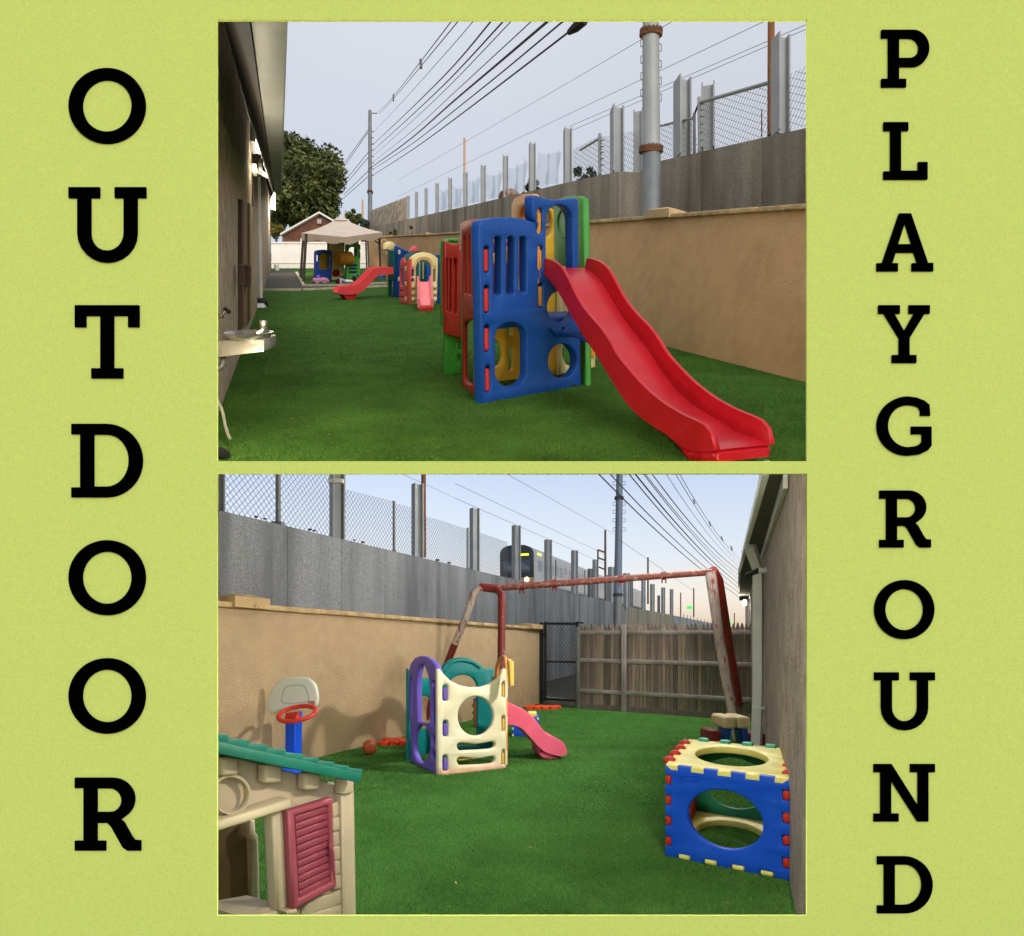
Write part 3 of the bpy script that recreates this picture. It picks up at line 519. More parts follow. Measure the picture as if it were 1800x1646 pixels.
leaf_d = mat('leaf_dark', (68, 86, 44), .7, .5, .9, rgb2=(116, 126, 66), detail=8); leaf_y = mat('leaf_olive', (96, 100, 44), .7, .4, .9, rgb2=(140, 132, 60)); leaf_b = mat('leaf_bluegreen', (60, 80, 62), .7, .4, .9)
def tree(name, label, x0, y0, x1, y1, y, yb, m, n, size, seed, group=None, G=zU, nb=26, trunk=.25, cat='tree'):
    rnd = random.Random(seed); cx, cy = (x0 + x1) / 2, (y0 + y1) / 2; rx, rz = (x1 - x0) / 2 / F * y, (y1 - y0) / 2 / F * y
    c = at((cx, cy), y); b = Vector((c.x, y, G(y) if G else at((cx, yb), y).z)); t = thing(name, b, label, cat, group)
    blobs = []
    for i in range(nb):
        d = Vector((rnd.gauss(0, 1), rnd.gauss(0, 1), rnd.gauss(0, 1))).normalized() * (rnd.random() ** .45)
        r = min(rx, rz) * (.14 + .2 * rnd.random()); p = c + Vector((d.x * (rx - r * .6), d.y * (rx - r) * .9, d.z * (rz - r * .6))); blobs.append((p, r, .8))
    link('crown', leaf_mesh(blobs, n, size, seed, 'crown'), m, t)
    mb = MB(); top = c + Vector((0, 0, rz * .4)); mb.tube([b - Vector((0, 0, .2)), b + (c - b) * .5 + Vector((rx * .02, 0, 0)), top], [trunk, trunk * .75, trunk * .2], 9)
    for p, r, _ in blobs[::3]: s_ = b + (top - b) * (.35 + .4 * rnd.random()); mb.tube([s_, s_ + (p - s_) * .5 + Vector((0, 0, r * .15)), p], [trunk * .35, trunk * .2, trunk * .06], 5)
    mb.build('trunk', bark, t, True); return t
tree('oak_tree', 'large dark spreading tree behind the white fence at the building corner', 452, 228, 612, 408, 58, 470, leaf_d, 26000, .2, 3, nb=75, trunk=.5)
tree('oak_tree', 'low dark tree filling in under the large spreading tree', 470, 330, 580, 432, 62, 470, leaf_d, 9000, .22, 5, nb=24, trunk=.3)
tree('small_tree', 'yellow green small tree at the building corner behind the fence', 470, 375, 502, 440, 53, 470, leaf_y, 3500, .12, 8, nb=12, trunk=.12)
tree('distant_tree', 'small distant tree beside the slim line pole', 606, 366, 640, 402, 110, 450, leaf_d, 3500, .25, 9, nb=12)
tree('conifer', 'blue green bushy tree between the canopy roof and the retaining wall', 628, 380, 668, 440, 54, 470, leaf_b, 4200, .13, 11, nb=14, trunk=.12)
for x, w_, yt in ((687, 4, 401), (695, 6, 399), (725, 6, 391)): tree('wall_shrub', 'small dark shrub growing between the tan wall and the retaining wall', x - w_, yt, x + w_, 425, PRb.hit((x, 430)).y + .8, 440, leaf_d, 500, .08, int(x), 'shrubs behind the tan wall', nb=5, trunk=.04, cat='shrub')
for x0, x1, yt, yb, s_ in ((1004, 1050, 296, 318, 1), (926, 950, 312, 334, 2)):
    q = PT.hit(((x0 + x1) / 2, yb)); y = q.y + 1.5
    tree('embankment_bush', ['leafy bush behind the slack fence piece on the embankment', 'dark bush behind the woven brown ball'][s_ - 1], x0, yt, x1, yb + 8, y, yb + 10, leaf_d if s_ == 2 else leaf_b, 900, .09, 20 + s_, None, None, 8, .05, 'bush')
# ================================================================ brick house and white vinyl fence at the end of the lawn
brick_m = mat('brick', (112, 70, 54), .9, .3, 3); mort = mat('mortar', (128, 104, 88), .95, .1)
hy = 50.0; hs = thing('brick_house', Vector((at((550, 470), hy).x, hy, zU(hy))), 'red brick house gable with white sloping trim behind the white fence', 'house')
gpx = [(496, 474), (640, 474), (640, 424), (562, 380), (496, 414)]
panel('wall', Plane(Vector((-20, hy, 0)), Vector((-10, hy, 0))), gpx, [], mort, hs, .3, .002)
pg = Plane(Vector((-20, hy - .02, 0)), Vector((-10, hy - .02, 0))); bm_ = MB()
bricks = []; y_ = 381.5; row = 0
base_me = None
while y_ < 424:
    xl = 497 + max(0, (414 - y_) / 34 * 64) if y_ < 414 else 497; xr = 562 + (y_ - 380) / 44 * 78 if y_ < 424 else 640
    x_ = xl + 1 + (row % 2) * 2.4
    while x_ < xr - 5:
        bm_.cbox(at((x_ + 2.2, y_), hy), (4.5 / F * hy, 0, 0), (0, .03, 0), (0, 0, 1.45 / F * hy)); x_ += 4.95
    y_ += 1.85; row += 1
bm_.build('brick_courses', brick_m, hs)['kind'] = 'stuff'
for a, b in (((494, 416), (562, 377.6)), ((562, 377.6), (642, 424))):
    A, B = at(a, hy - .1), at(b, hy - .1); mb = MB(); beam(mb, A, B, (0, -.18, 0), (0, 0, .13)); mb.build('gable_trim', white_p, hs)
    mb = MB(); A, B = at(a, hy - .25) + Vector((0, 0, .13)), at(b, hy - .25) + Vector((0, 0, .13)); beam(mb, A, B, (0, 6, 0), (0, 0, .06)); mb.build('roof', mat('roof_shingle', (110, 96, 84), .9), hs)
mb = MB(); mb.cbox(at((561.5, 390), hy - .08), (7.5 / F * hy, 0, 0), (0, .1, 0), (0, 0, 8 / F * hy)); mb.build('gable_vent', mat('vent', (176, 168, 158), .7), hs)
vin = mat('white_vinyl', (238, 232, 222), .5, .04, 2); fy = 45.2
vf = thing('vinyl_fence', Vector((at((560, 472), fy).x, fy, zU(fy))), 'white vinyl fence closing the far end of the tilted lawn', 'fence')
pf = Plane(Vector((-20, fy, 0)), Vector((-10, fy, 0)))
x_ = 477.0
while x_ < 652: panel('plank', pf, [(x_, 472.5), (x_ + 3.9, 472.5), (x_ + 3.9, 426.3), (x_, 426.3)], [], vin, vf, .05, .008); x_ += 4.1
for a, b in ((425.4, 428.2), (460.8, 463)): panel('rail', pf, [(476, b), (652, b), (652, a), (476, a)], [], vin, vf, .12, .01, .05)
for x_, w_ in ((529.6, 3.2), (632.5, 3.0)):
    p_ = panel('fence_post', pf, [(x_ - w_ / 2, 472.8), (x_ + w_ / 2, 472.8), (x_ + w_ / 2, 421), (x_ - w_ / 2, 421)], [], vin, vf, .14, .01, .08)
    mb = MB(); mb.prism([at((x_ - w_ * .7, 421), fy - .1), at((x_ + w_ * .7, 421), fy - .1), at((x_, 417.6), fy - .1)], (0, .14, 0)); mb.build('post_cap', vin, p_)
mb = MB(); mb.lathe(GU(t6(97, 652)), NU, [(.12, 0), (.15, .32), (.13, .32), (.1, .05)], 14); tag(mb.build('white_bucket', white_p, None, True), 'small white bucket at the foot of the white fence', 'bucket')
# ================================================================ canopy tent
fab = mat('tent_fabric', (206, 188, 172), .85, .06, 1.5, bump=.2, bscale=6); fabe = mat('tent_valance', (182, 160, 138), .85, .06, 1.5); tm = mat('tent_metal', (58, 46, 40), .5, .1, metal=.3)
gz = thing('canopy_tent', GU((600, 488)), 'beige pitched canopy tent on thin brown legs over play equipment', 'tent')
fl, fr, br_, bl_ = GU((532.6, 498)), GU((669.5, 491.5)), GU((648.7, 477.5)), GU((534, 479))
yc = [fl.y, fr.y, br_.y, bl_.y]; cl, cc, cr = at((529.6, 410), 28.2), at((606, 417), 26.6), at((672.5, 408.6), 30); cb = at((604, 411), 38); ap = at((598, 381.5), 32)
def cur(a, b, n=6, sag=.10): return [a + (b - a) * (i / n) - Vector((0, 0, sag * math.sin(math.pi * i / n))) for i in range(n + 1)]
mb = MB()
for a, b in ((cl, cc), (cc, cr), (cr, cb), (cb, cl)):
    ea, eb = cur(a, ap), cur(b, ap); n = len(ea); V = []
    for p_, q_ in zip(ea, eb): V += [p_ + (q_ - p_) * k / 6 for k in range(7)]
    mb.add(V, [(i * 7 + k, i * 7 + k + 1, i * 7 + k + 8, i * 7 + k + 7) for i in range(n - 1) for k in range(6)])
cp = mb.build('canopy', fab, gz, True, angle=60)
mb = MB()
for i in range(4):
    ring = [cur(p_, ap)[5 if True else 0] for p_ in (cl, cc, cr, cb)]
a4 = [q_ * 1 + Vector((0, 0, .05)) + (q_ - ap) * .2 for q_ in ring]; mb.add(a4 + [ap + Vector((0, 0, .06))], [(0, 1, 4), (1, 2, 4), (2, 3, 4), (3, 0, 4)]); mb.build('vent_cap', fab, cp)
for a, b in ((cl, cc), (cc, cr), (cr, cb), (cb, cl)):
    mb = MB(); V = []
    for k in range(9): p_ = a + (b - a) * k / 8; dz = .27 + .06 * math.sin(k * 1.4); V += [p_, p_ - Vector((0, 0, dz))]
    mb.add(V, [(2 * k, 2 * k + 1, 2 * k + 3, 2 * k + 2) for k in range(8)]); mb.build('valance', fabe, gz)
for p_, tpx, dx in ((fl, (538.4, 412), None), (GU((528, 490)), (533.5, 412), None), (fr, (666.4, 411), None), (GU((648.7, 477.5)), (646, 412), None), (GU((645, 476.5)), (642.5, 412), None), (bl_, (537, 412), None)):
    mb = MB(); mb.tube([p_ - NU * .03, at(tpx, p_.y)], .06, 4); mb.build('leg', tm, gz)
for a, b, y in (((540, 425), (563, 414.5), 28), ((648, 414.5), (665, 428), 30.5)): mb = MB(); mb.tube([at(a, y), at(b, y)], .035, 5); mb.build('brace', white_al, gz)
# ================================================================ play equipment: plastics
def plas(name, rgb, fade=None, rough=.46): return mat('plastic_' + name, rgb, rough, .08, 1.8, bump=.05, bscale=90, rgb2=fade, spec=.3, contrast=(.3, .75), speck=(tuple(min(255, v * .97 + 14) for v in rgb), 6, .5, .35))
blue = plas('blue', (16, 70, 150)); blue2 = plas('bright_blue', (14, 80, 214)); red = plas('red', (178, 34, 34)); redd = plas('brick_red', (150, 44, 32)); crim = plas('crimson', (172, 18, 30), rough=.3); green = plas('green', (56, 140, 48)); yellow = plas('yellow', (214, 172, 52)); cream = plas('cream', (226, 210, 150)); orange = plas('orange', (216, 146, 48)); purple = plas('purple', (92, 60, 140)); teal = plas('teal', (24, 92, 90)); tealb = plas('bright_teal', (10, 128, 130)); lilac = plas('lilac', (112, 92, 200)); pink = plas('pink', (226, 96, 130)); rose = plas('rose', (222, 92, 92)); ivory = plas('ivory', (236, 226, 190), (244, 238, 214)); peach = plas('peach', (224, 150, 84)); tan = plas('tan', (186, 168, 132)); roofg = plas('roof_green', (16, 96, 84)); maroon = plas('maroon', (150, 58, 82)); paley = plas('pale_yellow', (236, 226, 128)); redp = plas('peg_red', (206, 52, 40)); dred = plas('dark_red', (128, 30, 26))
def up_plane(a, b, off=0.0): return Plane(GU(a), GU(b), NU, off)
def slide(parent, pl, W, rail_px, low_px, m, name='slide', z=None, lip=.02, n=5, wallh=None, side=-1):
    """chute: near side wall outlined by two pixel polylines on plane pl, width W towards -n"""
    top = [pl.uv(q) for q in sm(z(rail_px) if z else rail_px, n)]; low = [pl.uv(q) for q in sm(z(low_px) if z else low_px, n)]
    def resamp(L, k):
        d = [0]
        for a, b in zip(L, L[1:]): d.append(d[-1] + math.dist(a, b))
        out = []
        for i in range(k):
            t = d[-1] * i / (k - 1); j = max(0, min(len(L) - 2, next((x for x in range(len(d) - 1) if d[x + 1] >= t - 1e-9), len(L) - 2))); f_ = (t - d[j]) / max(1e-9, d[j + 1] - d[j]); out.append((L[j][0] + (L[j + 1][0] - L[j][0]) * f_, L[j][1] + (L[j + 1][1] - L[j][1]) * f_))
        return out
    K = 34; top = resamp(top, K); low = resamp(low, K); mb = MB(); V = []
    bed = [(b[0] + (a[0] - b[0]) * .38, b[1] + (a[1] - b[1]) * .38) for a, b in zip(top, low)]
    t = .035; sec = lambda a, b, c: [(b, 0), (a, 0.004), ((a[0] + (a[0] - c[0]) * .05, a[1] + (a[1] - c[1]) * .05), t * .5), (a, t), (c, t * 1.6), (c, t * 3.2), (c, W - t * 3.2), (c, W - t * 1.6), (a, W - t), ((a[0] + (a[0] - c[0]) * .05, a[1] + (a[1] - c[1]) * .05), W - t * .5), (a, W - .004), (b, W)]
    for a, b, c in zip(top, low, bed): V += [pl.P(q[0], q[1], side * d) for q, d in sec(a, b, c)]
    S = 12; Fc = [(i * S + k, i * S + (k + 1) % S, (i + 1) * S + (k + 1) % S, (i + 1) * S + k) for i in range(K - 1) for k in range(S)] + [tuple(range(S)), tuple((K - 1) * S + k for k in range(S))]
    mb.add(V, Fc); me = bpy.data.meshes.new(name); me.from_pydata(mb.v, [], mb.f); bm = bmesh.new(); bm.from_mesh(me); bmesh.ops.recalc_face_normals(bm, faces=bm.faces); bm.to_mesh(me); bm.free()
    return link(name, me, m, parent, True, 50)
# ---------------------------------------------------------------- big climber with the red slide
FB = up_plane(t3(340, 1530), t3(1030, 1402))
cl1 = thing('climbing_tower', FB.A, 'big blue and red plastic climbing tower with long red slide on the tilted lawn', 'playset')
fo = [(340, 1532), (330, 700), (322, 310), (332, 272), (362, 258), (440, 247), (540, 243), (630, 255), (700, 278), (716, 276), (692, 246), (690, 110), (702, 92), (722, 94), (770, 112), (830, 122), (900, 122), (955, 114), (990, 113), (1006, 130), (1012, 700), (1027, 1402), (1000, 1412), (360, 1536)]
arch1 = [(785, 602), (783, 270)] + arc(876, 262, 93, 104, 180, 360, 14) + [(972, 602)]
fh = [rr(423, 375, 482, 788, 28), rr(513, 375, 571, 784, 28), rr(598, 375, 652, 774, 26), arch1, rr(434, 968, 654, 1416, 108, 8), el(893, 862, 100, 112), el(900, 1236, 100, 122)]
lsl = [(357, 440, 395, 628), (358, 710, 397, 906), (360, 984, 399, 1174), (366, 1262, 404, 1455)]; rsl = [(724, 182, 760, 358), (729, 438, 764, 608), (733, 692, 768, 866)]
fp = panel('front_panel', FB, fo, fh + [rr(*q_, 19) for q_ in lsl + rsl], blue, cl1, .11, .011, z=t3)
for q_ in lsl: peg('connector', FB, (q_[0] + 4, q_[1] + 24, q_[2] - 8, q_[3] - 8), redp, fp, .07, -.02, t3)
for q_ in rsl: peg('connector', FB, (q_[0] + 4, q_[1] + 28, q_[2] - 8, q_[3] - 6), orange, fp, .07, -.02, t3)
panel('back_skin', FB, [(345, 560), (345, 960), (700, 960), (700, 330), (345, 330)], [rr(415, 365, 490, 800, 28), rr(505, 365, 580, 794, 28), rr(590, 365, 660, 784, 26)], dred, fp, .01, .002, -.14, t3)
for q_ in ((450, 1506), (978, 1402)): panel('bolt', FB, el(q_[0], q_[1], 12, 11, 12), [], blackm, fp, .02, .004, .008, t3)
RS = up_plane(t3(340, 1532), t3(203, 1424))
ro = [(331, 1526), (204, 1424), (200, 900), (188, 300), (198, 276), (232, 262), (280, 256), (308, 262), (315, 300)]
rp = panel('side_panel', RS, ro, [rr(214, 370, 234, 770, 11), rr(243, 370, 264, 776, 11), rr(275, 370, 300, 785, 12), rr(214, 945, 312, 1398, 60, 8)], redd, cl1, .04, .01, -.035, z=t3)
panel('groove_back', RS, [(305, 900), (205, 860), (200, 320), (300, 320)], [], redd, rp, .02, .004, -.08, t3)
panel('inner_arch', RS, rr(207, 935, 316, 1410, 60, 8), [rr(218, 955, 304, 1388, 55, 8)], red, rp, .04, .008, -.06, t3)
SG = up_plane(t3(92, 1336), t3(206, 1322), -.02)
gp = panel('lower_back_panel', SG, [(92, 1336), (204, 1322), (204, 1000), (92, 1000)], [rr(163, 1104, 215, 1152, 22), rr(163, 1194, 215, 1240, 22)], green, cl1, .06, .012, z=t3)
r2 = panel('rear_side_panel', SG, [(92, 1046), (200, 1086), (204, 1060), (190, 420), (165, 432), (130, 428), (105, 408), (86, 412)], [rr(93, 528, 110, 890, 9), rr(118, 530, 138, 898, 10), rr(147, 532, 176, 910, 13)], redd, cl1, .06, .015, .05, t3)
panel('groove_back', SG, [(96, 960), (196, 960), (196, 470), (96, 470)], [], red, r2, .02, .004, -.005, t3)
panel('green_rim', SG, [(84, 1000), (90, 405), (125, 390), (186, 388), (186, 418), (165, 420), (120, 410), (96, 430), (98, 1000)], [], green, cl1, .1, .02, -.02, t3)
OR = up_plane(t3(692, 1470), t3(545, 1352))
panel('orange_arch_panel', OR, [(692, 700), (548, 640), (543, 150), (560, 112), (610, 86), (680, 82), (692, 100)], [[(690, 640), (600, 600)] + [(602, 270)] + arc(640, 250, 38, 82, 180, 330, 10)], orange, cl1, .07, .018, z=t3)
GR = up_plane(t3(1050, 1404), t3(880, 1292))
panel('green_side_panel', GR, [(1050, 1404), (890, 1296), (838, 1290), (832, 180), (850, 130), (890, 104), (940, 97), (1000, 98), (1024, 112), (1031, 150)], [[(960, 1310), (885, 1262), (862, 1200), (870, 1110), (885, 700)] + arc(925, 680, 40, 60, 180, 350, 8) + [(972, 720)]], green, cl1, .08, .02, z=t3)
panel('green_roundel', GR, el(910, 280, 62, 108), [el(910, 280, 50, 92)], green, cl1, .03, .008, .015, t3)
BKp = up_plane(t3(330, 1392), t3(900, 1322))
panel('yellow_back_panel', BKp, [(300, 1398), (860, 1328), (840, 190), (770, 150), (700, 160), (690, 400), (590, 420), (300, 560)], [el(440, 1185, 48, 92), rr(528, 970, 556, 1060, 13), rr(530, 1135, 560, 1300, 14), el(800, 290, 30, 92), rr(600, 380, 652, 640, 20), rr(424, 560, 580, 800, 10)], yellow, cl1, .06, .014, z=t3)
panel('purple_back_panel', BKp, [(400, 860), (640, 850), (640, 420), (400, 410)], [rr(455, 385, 512, 760, 8)], purple, cl1, .04, .01, -.3, t3)
YR = up_plane(t3(865, 1338), t3(1126, 1282))
yp = panel('yellow_wing_panel', YR, [(880, 1332), (1126, 1280), (1120, 560), (1100, 545), (1050, 548), (890, 600)], [el(960, 1180, 62, 90), el(1052, 1180, 24, 62)], cream, cl1, .07, .016, z=t3)
peg('connector', YR, (1098, 1148, 1118, 1216), orange, yp, .03, .012, t3)
mb = MB(); q0, q1 = FB.P(FB.L * .05, .62, -.12), FB.P(FB.L * .95, .62, -.12); back = BKp.hit(t3(600, 1000)) - FB.hit(t3(600, 1000)); back = back - NU * back.dot(NU)
beam(mb, q0, q1, back * .85, NU * .05); mb.build('platform', blue, cl1, bevel=.01)
# slide
SLp = up_plane(t3(762, 1457), (1207, 811))
nr = [(55, 130), (110, 142), (165, 182), (205, 245), (245, 330), (300, 430), (360, 510), (430, 590), (490, 680), (540, 770), (620, 870), (700, 960), (800, 1050), (900, 1120), (1000, 1175), (1080, 1210), (1135, 1250), (1165, 1310), (1178, 1380)]
nl = [(55, 232), (95, 270), (150, 345), (240, 505), (330, 655), (420, 790), (505, 930), (600, 1080), (700, 1180), (800, 1250), (880, 1300), (960, 1370), (1040, 1400), (1110, 1405), (1172, 1400)]
Wd = (FB.hit(t3(985, 1410)) - FB.hit(t3(762, 1457))).length
sl1 = slide(cl1, SLp, Wd * .98, nr, nl, crim, z=t5)
n2 = [(880, 1298), (980, 1380), (1175, 1390), (1195, 1420), (1190, 1475), (1010, 1475), (940, 1385)]
me_ = panel('slide_foot', SLp, n2, [], crim, sl1, Wd * .9, .03, -.02, t5)
mb = MB(); P0, P1 = FB.hit(t3(880, 1045)) + FB.n * .01, SLp.hit(t3(1105, 1140)) + SLp.n * -.1; mb.tube([P0, P0 + (P1 - P0) * .4 + NU * .03, P1], .028, 8); mb.build('strut', blue, cl1, True)
panel('bracket', FB, [(820, 1010), (890, 1000), (905, 1040), (920, 1000), (980, 985), (970, 1050), (870, 1075)], [], blue, cl1, .05, .015, .04, t3)
# ---------------------------------------------------------------- twin-slide climber farther up the lawn
YA = up_plane(t8(895, 1302), t8(1448, 1282))
cl2 = thing('climbing_playset', YA.A, 'yellow arch playset with pink slide and blue and coral side panels', 'playset')
archh = [(1030, 870), (1022, 600)] + arc(1182, 590, 158, 172, 180, 360, 14) + [(1342, 780), (1300, 870)]
ya = panel('arch_panel', YA, [(895, 1302), (905, 395), (960, 340), (1060, 285), (1180, 266), (1300, 285), (1400, 335), (1465, 390), (1448, 1282)], [archh, rr(938, 596, 996, 756, 26), rr(936, 784, 992, 862, 26), rr(1366, 596, 1420, 858, 26)], cream, cl2, .1, .02, z=t8)
for x_ in (960, 1392):
    for y_ in (938, 1068, 1192): MB().sphere(YA.hit(t8(x_, y_)), .07, 12, (1, .6, 1)).build('climbing_knob', cream, ya, True)
panel('arch_moulding', YA, [(945, 560)] + arc(1182, 560, 240, 250, 180, 360, 16) + [(1420, 560), (1370, 540)] + arc(1182, 560, 180, 185, 0, -180, 14) + [(995, 560)], [], cream, ya, .03, .012, .02, t8)
panel('bolt', YA, el(918, 1275, 14, 14, 10), [], blackm, ya, .02, .003, .008, t8)
CO = up_plane(t8(895, 1304), t8(698, 1262))
co = panel('coral_panel', CO, [(892, 1302), (700, 1266), (694, 1100), (700, 640), (712, 440), (740, 392), (780, 372), (782, 470), (900, 395)], [rr(712, 600, 775, 945, 32, 8), rr(712, 1010, 776, 1052, 18), rr(712, 1140, 776, 1185, 18)], rose, cl2, .06, .01, z=t8)
for y0_ in (540, 842, 1142): peg('connector', CO, (800, y0_, 830, y0_ + 100), cream, co, .03, .012, t8)
for y_ in (515, 820, 1130): panel('bolt_hole', CO, el(815, y_, 13, 11, 10), [], blackm, co, .02, .003, .006, t8)
TE = up_plane(t8(785, 1230), t8(1090, 1222))
panel('teal_arch', TE, [(785, 1228), (782, 370), (830, 318), (900, 280), (980, 264), (1090, 268), (1090, 1220)], [rr(860, 480, 1000, 900, 40)], teal, cl2, .08, .02, z=t8)
BK = up_plane(t8(1000, 1190), t8(1340, 1180), -.3)
bkp = panel('teal_back_panel', BK, [(1000, 1190), (1345, 1180), (1345, 420), (1000, 420)], [rr(1240, 590, 1330, 800, 8)], teal, cl2, .06, .012, z=t8)
for x_ in (1098, 1170): peg('pole', BK, (x_ - 12, 460, x_ + 12, 800), tan, bkp, .05, .06, t8)
panel('blue_back_panel', BK, [(1000, 1190), (1085, 1188), (1085, 440), (1000, 440)], [], blue, cl2, .05, .01, .1, t8)
panel('blue_inner_panel', BK, [(1235, 1186), (1345, 1180), (1345, 520), (1235, 520)], [], blue, cl2, .05, .01, .1, t8)
BR = up_plane(t8(1452, 1284), t8(1600, 1262))
brp = panel('blue_side_panel', BR, [(1452, 1284), (1640, 1258), (1640, 320), (1560, 296), (1480, 312), (1425, 330), (1470, 380)], [rr(1518, 525, 1532, 625, 6), rr(1516, 835, 1530, 920, 6)], blue, cl2, .08, .02, z=t8)
BLp = up_plane(t8(575, 1152), t8(1085, 1166))
blp = panel('blue_tower_panel', BLp, [(572, 1152), (700, 1156), (900, 1161), (1085, 1166), (1082, 240), (980, 262), (860, 240), (740, 195), (640, 140), (600, 140), (572, 260)], [rr(800, 290, 850, 340, 16)], blue, cl2, .08, .02, z=t8)
for q_ in ((668, 218, 714, 314), (664, 752, 704, 842)): peg('connector', BLp, q_, cream, blp, .03, .014, t8)
TL = up_plane(t8(468, 1132), t8(575, 1150))
panel('teal_side_panel', TL, [(468, 1132), (572, 1150), (572, 240), (462, 210), (462, 560)], [[(505, 1100), (560, 1110), (560, 840), (505, 830)]], teal, cl2, .08, .015, z=t8)
YC = up_plane(t8(460, 1135), t8(640, 1120), .02)
panel('yellow_cap', YC, [(452, 205), (462, 120), (490, 75), (535, 55), (590, 75), (642, 130), (610, 160), (600, 225), (545, 215), (530, 312), (500, 300), (495, 215)], [], cream, cl2, .18, .03, z=t8)
panel('yellow_foot', YC, [(485, 710), (575, 705), (572, 840), (485, 822)], [], yellow, cl2, .1, .02, z=t8)
panel('pink_crest', up_plane(t8(900, 1200), t8(1085, 1190), -.05), [(905, 262), (930, 200), (975, 158), (1020, 145), (1060, 168), (1082, 235), (1080, 262)], [], rose, cl2, .1, .03, z=t8)
# pink slide towards the lawn: width runs along the arch panel, length comes off it
def chute(parent, pts, side_vec, W, m, name, hgt=.16, lip=.03):
    """chute following 3-D bed points; side_vec is the width direction"""
    V = []; K = len(pts); sv = side_vec.normalized()
    for i, p in enumerate(pts):
        tg = (pts[min(i + 1, K - 1)] - pts[max(i - 1, 0)]).normalized(); nn = sv.cross(tg)
        if nn.dot(NU) < 0: nn = -nn
        h = hgt
        for s_, hh in ((-.5, -.06), (-.5, h), (-.5 + lip * .8 / W, h + .02), (-.5 + lip * 1.8 / W, h), (-.5 + lip * 2.6 / W, .02), (-.5 + lip * 4 / W, 0), (.5 - lip * 4 / W, 0), (.5 - lip * 2.6 / W, .02), (.5 - lip * 1.8 / W, h), (.5 - lip * .8 / W, h + .02), (.5, h), (.5, -.06)): V.append(p + sv * W * s_ + nn * hh)
    S = 12; Fc = [(i * S + k, i * S + (k + 1) % S, (i + 1) * S + (k + 1) % S, (i + 1) * S + k) for i in range(K - 1) for k in range(S)] + [tuple(range(S)), tuple((K - 1) * S + k for k in range(S))]
    me = bpy.data.meshes.new(name); me.from_pydata(V, [], Fc); bm = bmesh.new(); bm.from_mesh(me); bmesh.ops.recalc_face_normals(bm, faces=bm.faces); bm.to_mesh(me); bm.free(); return link(name, me, m, parent, True, 50)
foot_c = GU(t8(1222, 1425)); top_c = YA.hit(t8(1190, 850)); hN = (top_c - YA.A).dot(NU); fl_ = top_c - NU * hN; run = foot_c - fl_
chute(cl2, [fl_ + run * a + NU * b for a, b in sm([(0, hN), (.1, hN * .97), (.3, hN * .76), (.5, hN * .52), (.68, hN * .32), (.82, hN * .2), (.92, .14), (1.0, .12)], 4)], YA.u, 340 / 11.25 / F * foot_c.y, plas('pale_pink', (232, 128, 132)), 'pink_slide', .13)
mb = MB(); mb.cbox(fl_ + run * .93 + NU * .04, YA.u * (300 / 11.25 / F * foot_c.y), run.normalized() * .35, NU * .12); mb.build('slide_foot', red, cl2, bevel=.03)
# red slide going left from the blue tower
RSl = up_plane(t6(700, 945), t6(1240, 925))
sl2 = slide(cl2, RSl, .5, [(1245, 622), (1180, 618), (1100, 622), (1050, 640), (1000, 690), (940, 755), (880, 792), (800, 808), (740, 815), (712, 835), (702, 862)], [(1245, 690), (1180, 690), (1110, 696), (1070, 725), (1010, 790), (950, 850), (890, 882), (830, 890), (770, 890), (720, 886), (702, 880)], plas('coral_red', (206, 62, 66)), 'red_slide', t6)
panel('slide_foot', RSl, [(745, 885), (890, 878), (872, 945), (785, 946)], [], red, sl2, .4, .03, -.04, t6)
# ---------------------------------------------------------------- playset under the canopy tent
GA = up_plane(t6(470, 758), t6(920, 742))
cl3 = thing('tube_playset', GA.A, 'plastic playset with orange crawl tube and green ladder under the canopy tent', 'playset')
def box_panel(name, o, holes, m, off, th=.1, parent=cl3): return panel(name, GA, o, holes, m, parent, th, .02, off, t6)
ba = box_panel('blue_arch_panel', [(480, 762), (480, 470), (500, 450), (560, 445), (620, 452), (640, 470), (638, 762)], [[(515, 640), (518, 530)] + arc(562, 525, 44, 50, 180, 360, 10) + [(606, 640)], rr(488, 500, 506, 560, 6), rr(618, 495, 632, 550, 6), rr(618, 570, 632, 640, 6)], blue, .35)
box_panel('red_door_panel', [(508, 745), (508, 636), (608, 636), (625, 745)], [rr(530, 662, 590, 668, 3)], red, .3)
box_panel('yellow_back', [(500, 755), (500, 470), (625, 470), (625, 755)], [], yellow, -.3, .04)
box_panel('purple_side', [(470, 752), (470, 470), (484, 452), (484, 756)], [], purple, .3)
yp3 = box_panel('yellow_tower_panel', [(630, 748), (615, 320), (768, 312), (760, 742)], [el(683, 678, 42, 40), el(688, 345, 42, 42)], cream, 0)
box_panel('green_tower_edge', [(600, 745), (600, 312), (634, 306), (634, 745)], [], green, -.1)
mb = MB(); a_, b_ = GA.hit(t6(636, 530)), GA.hit(t6(770, 530)); rt = 58 / 5.625 / F * a_.y; mb.lathe(a_ + GA.n * .45, b_ - a_, [(rt, 0), (rt * 1.03, .02), (rt, .05), (rt, (b_ - a_).length * .5), (rt * 1.03, (b_ - a_).length * .5 + .03), (rt, (b_ - a_).length * .5 + .06), (rt, (b_ - a_).length)], 26); mb.build('crawl_tube', orange, cl3, True)
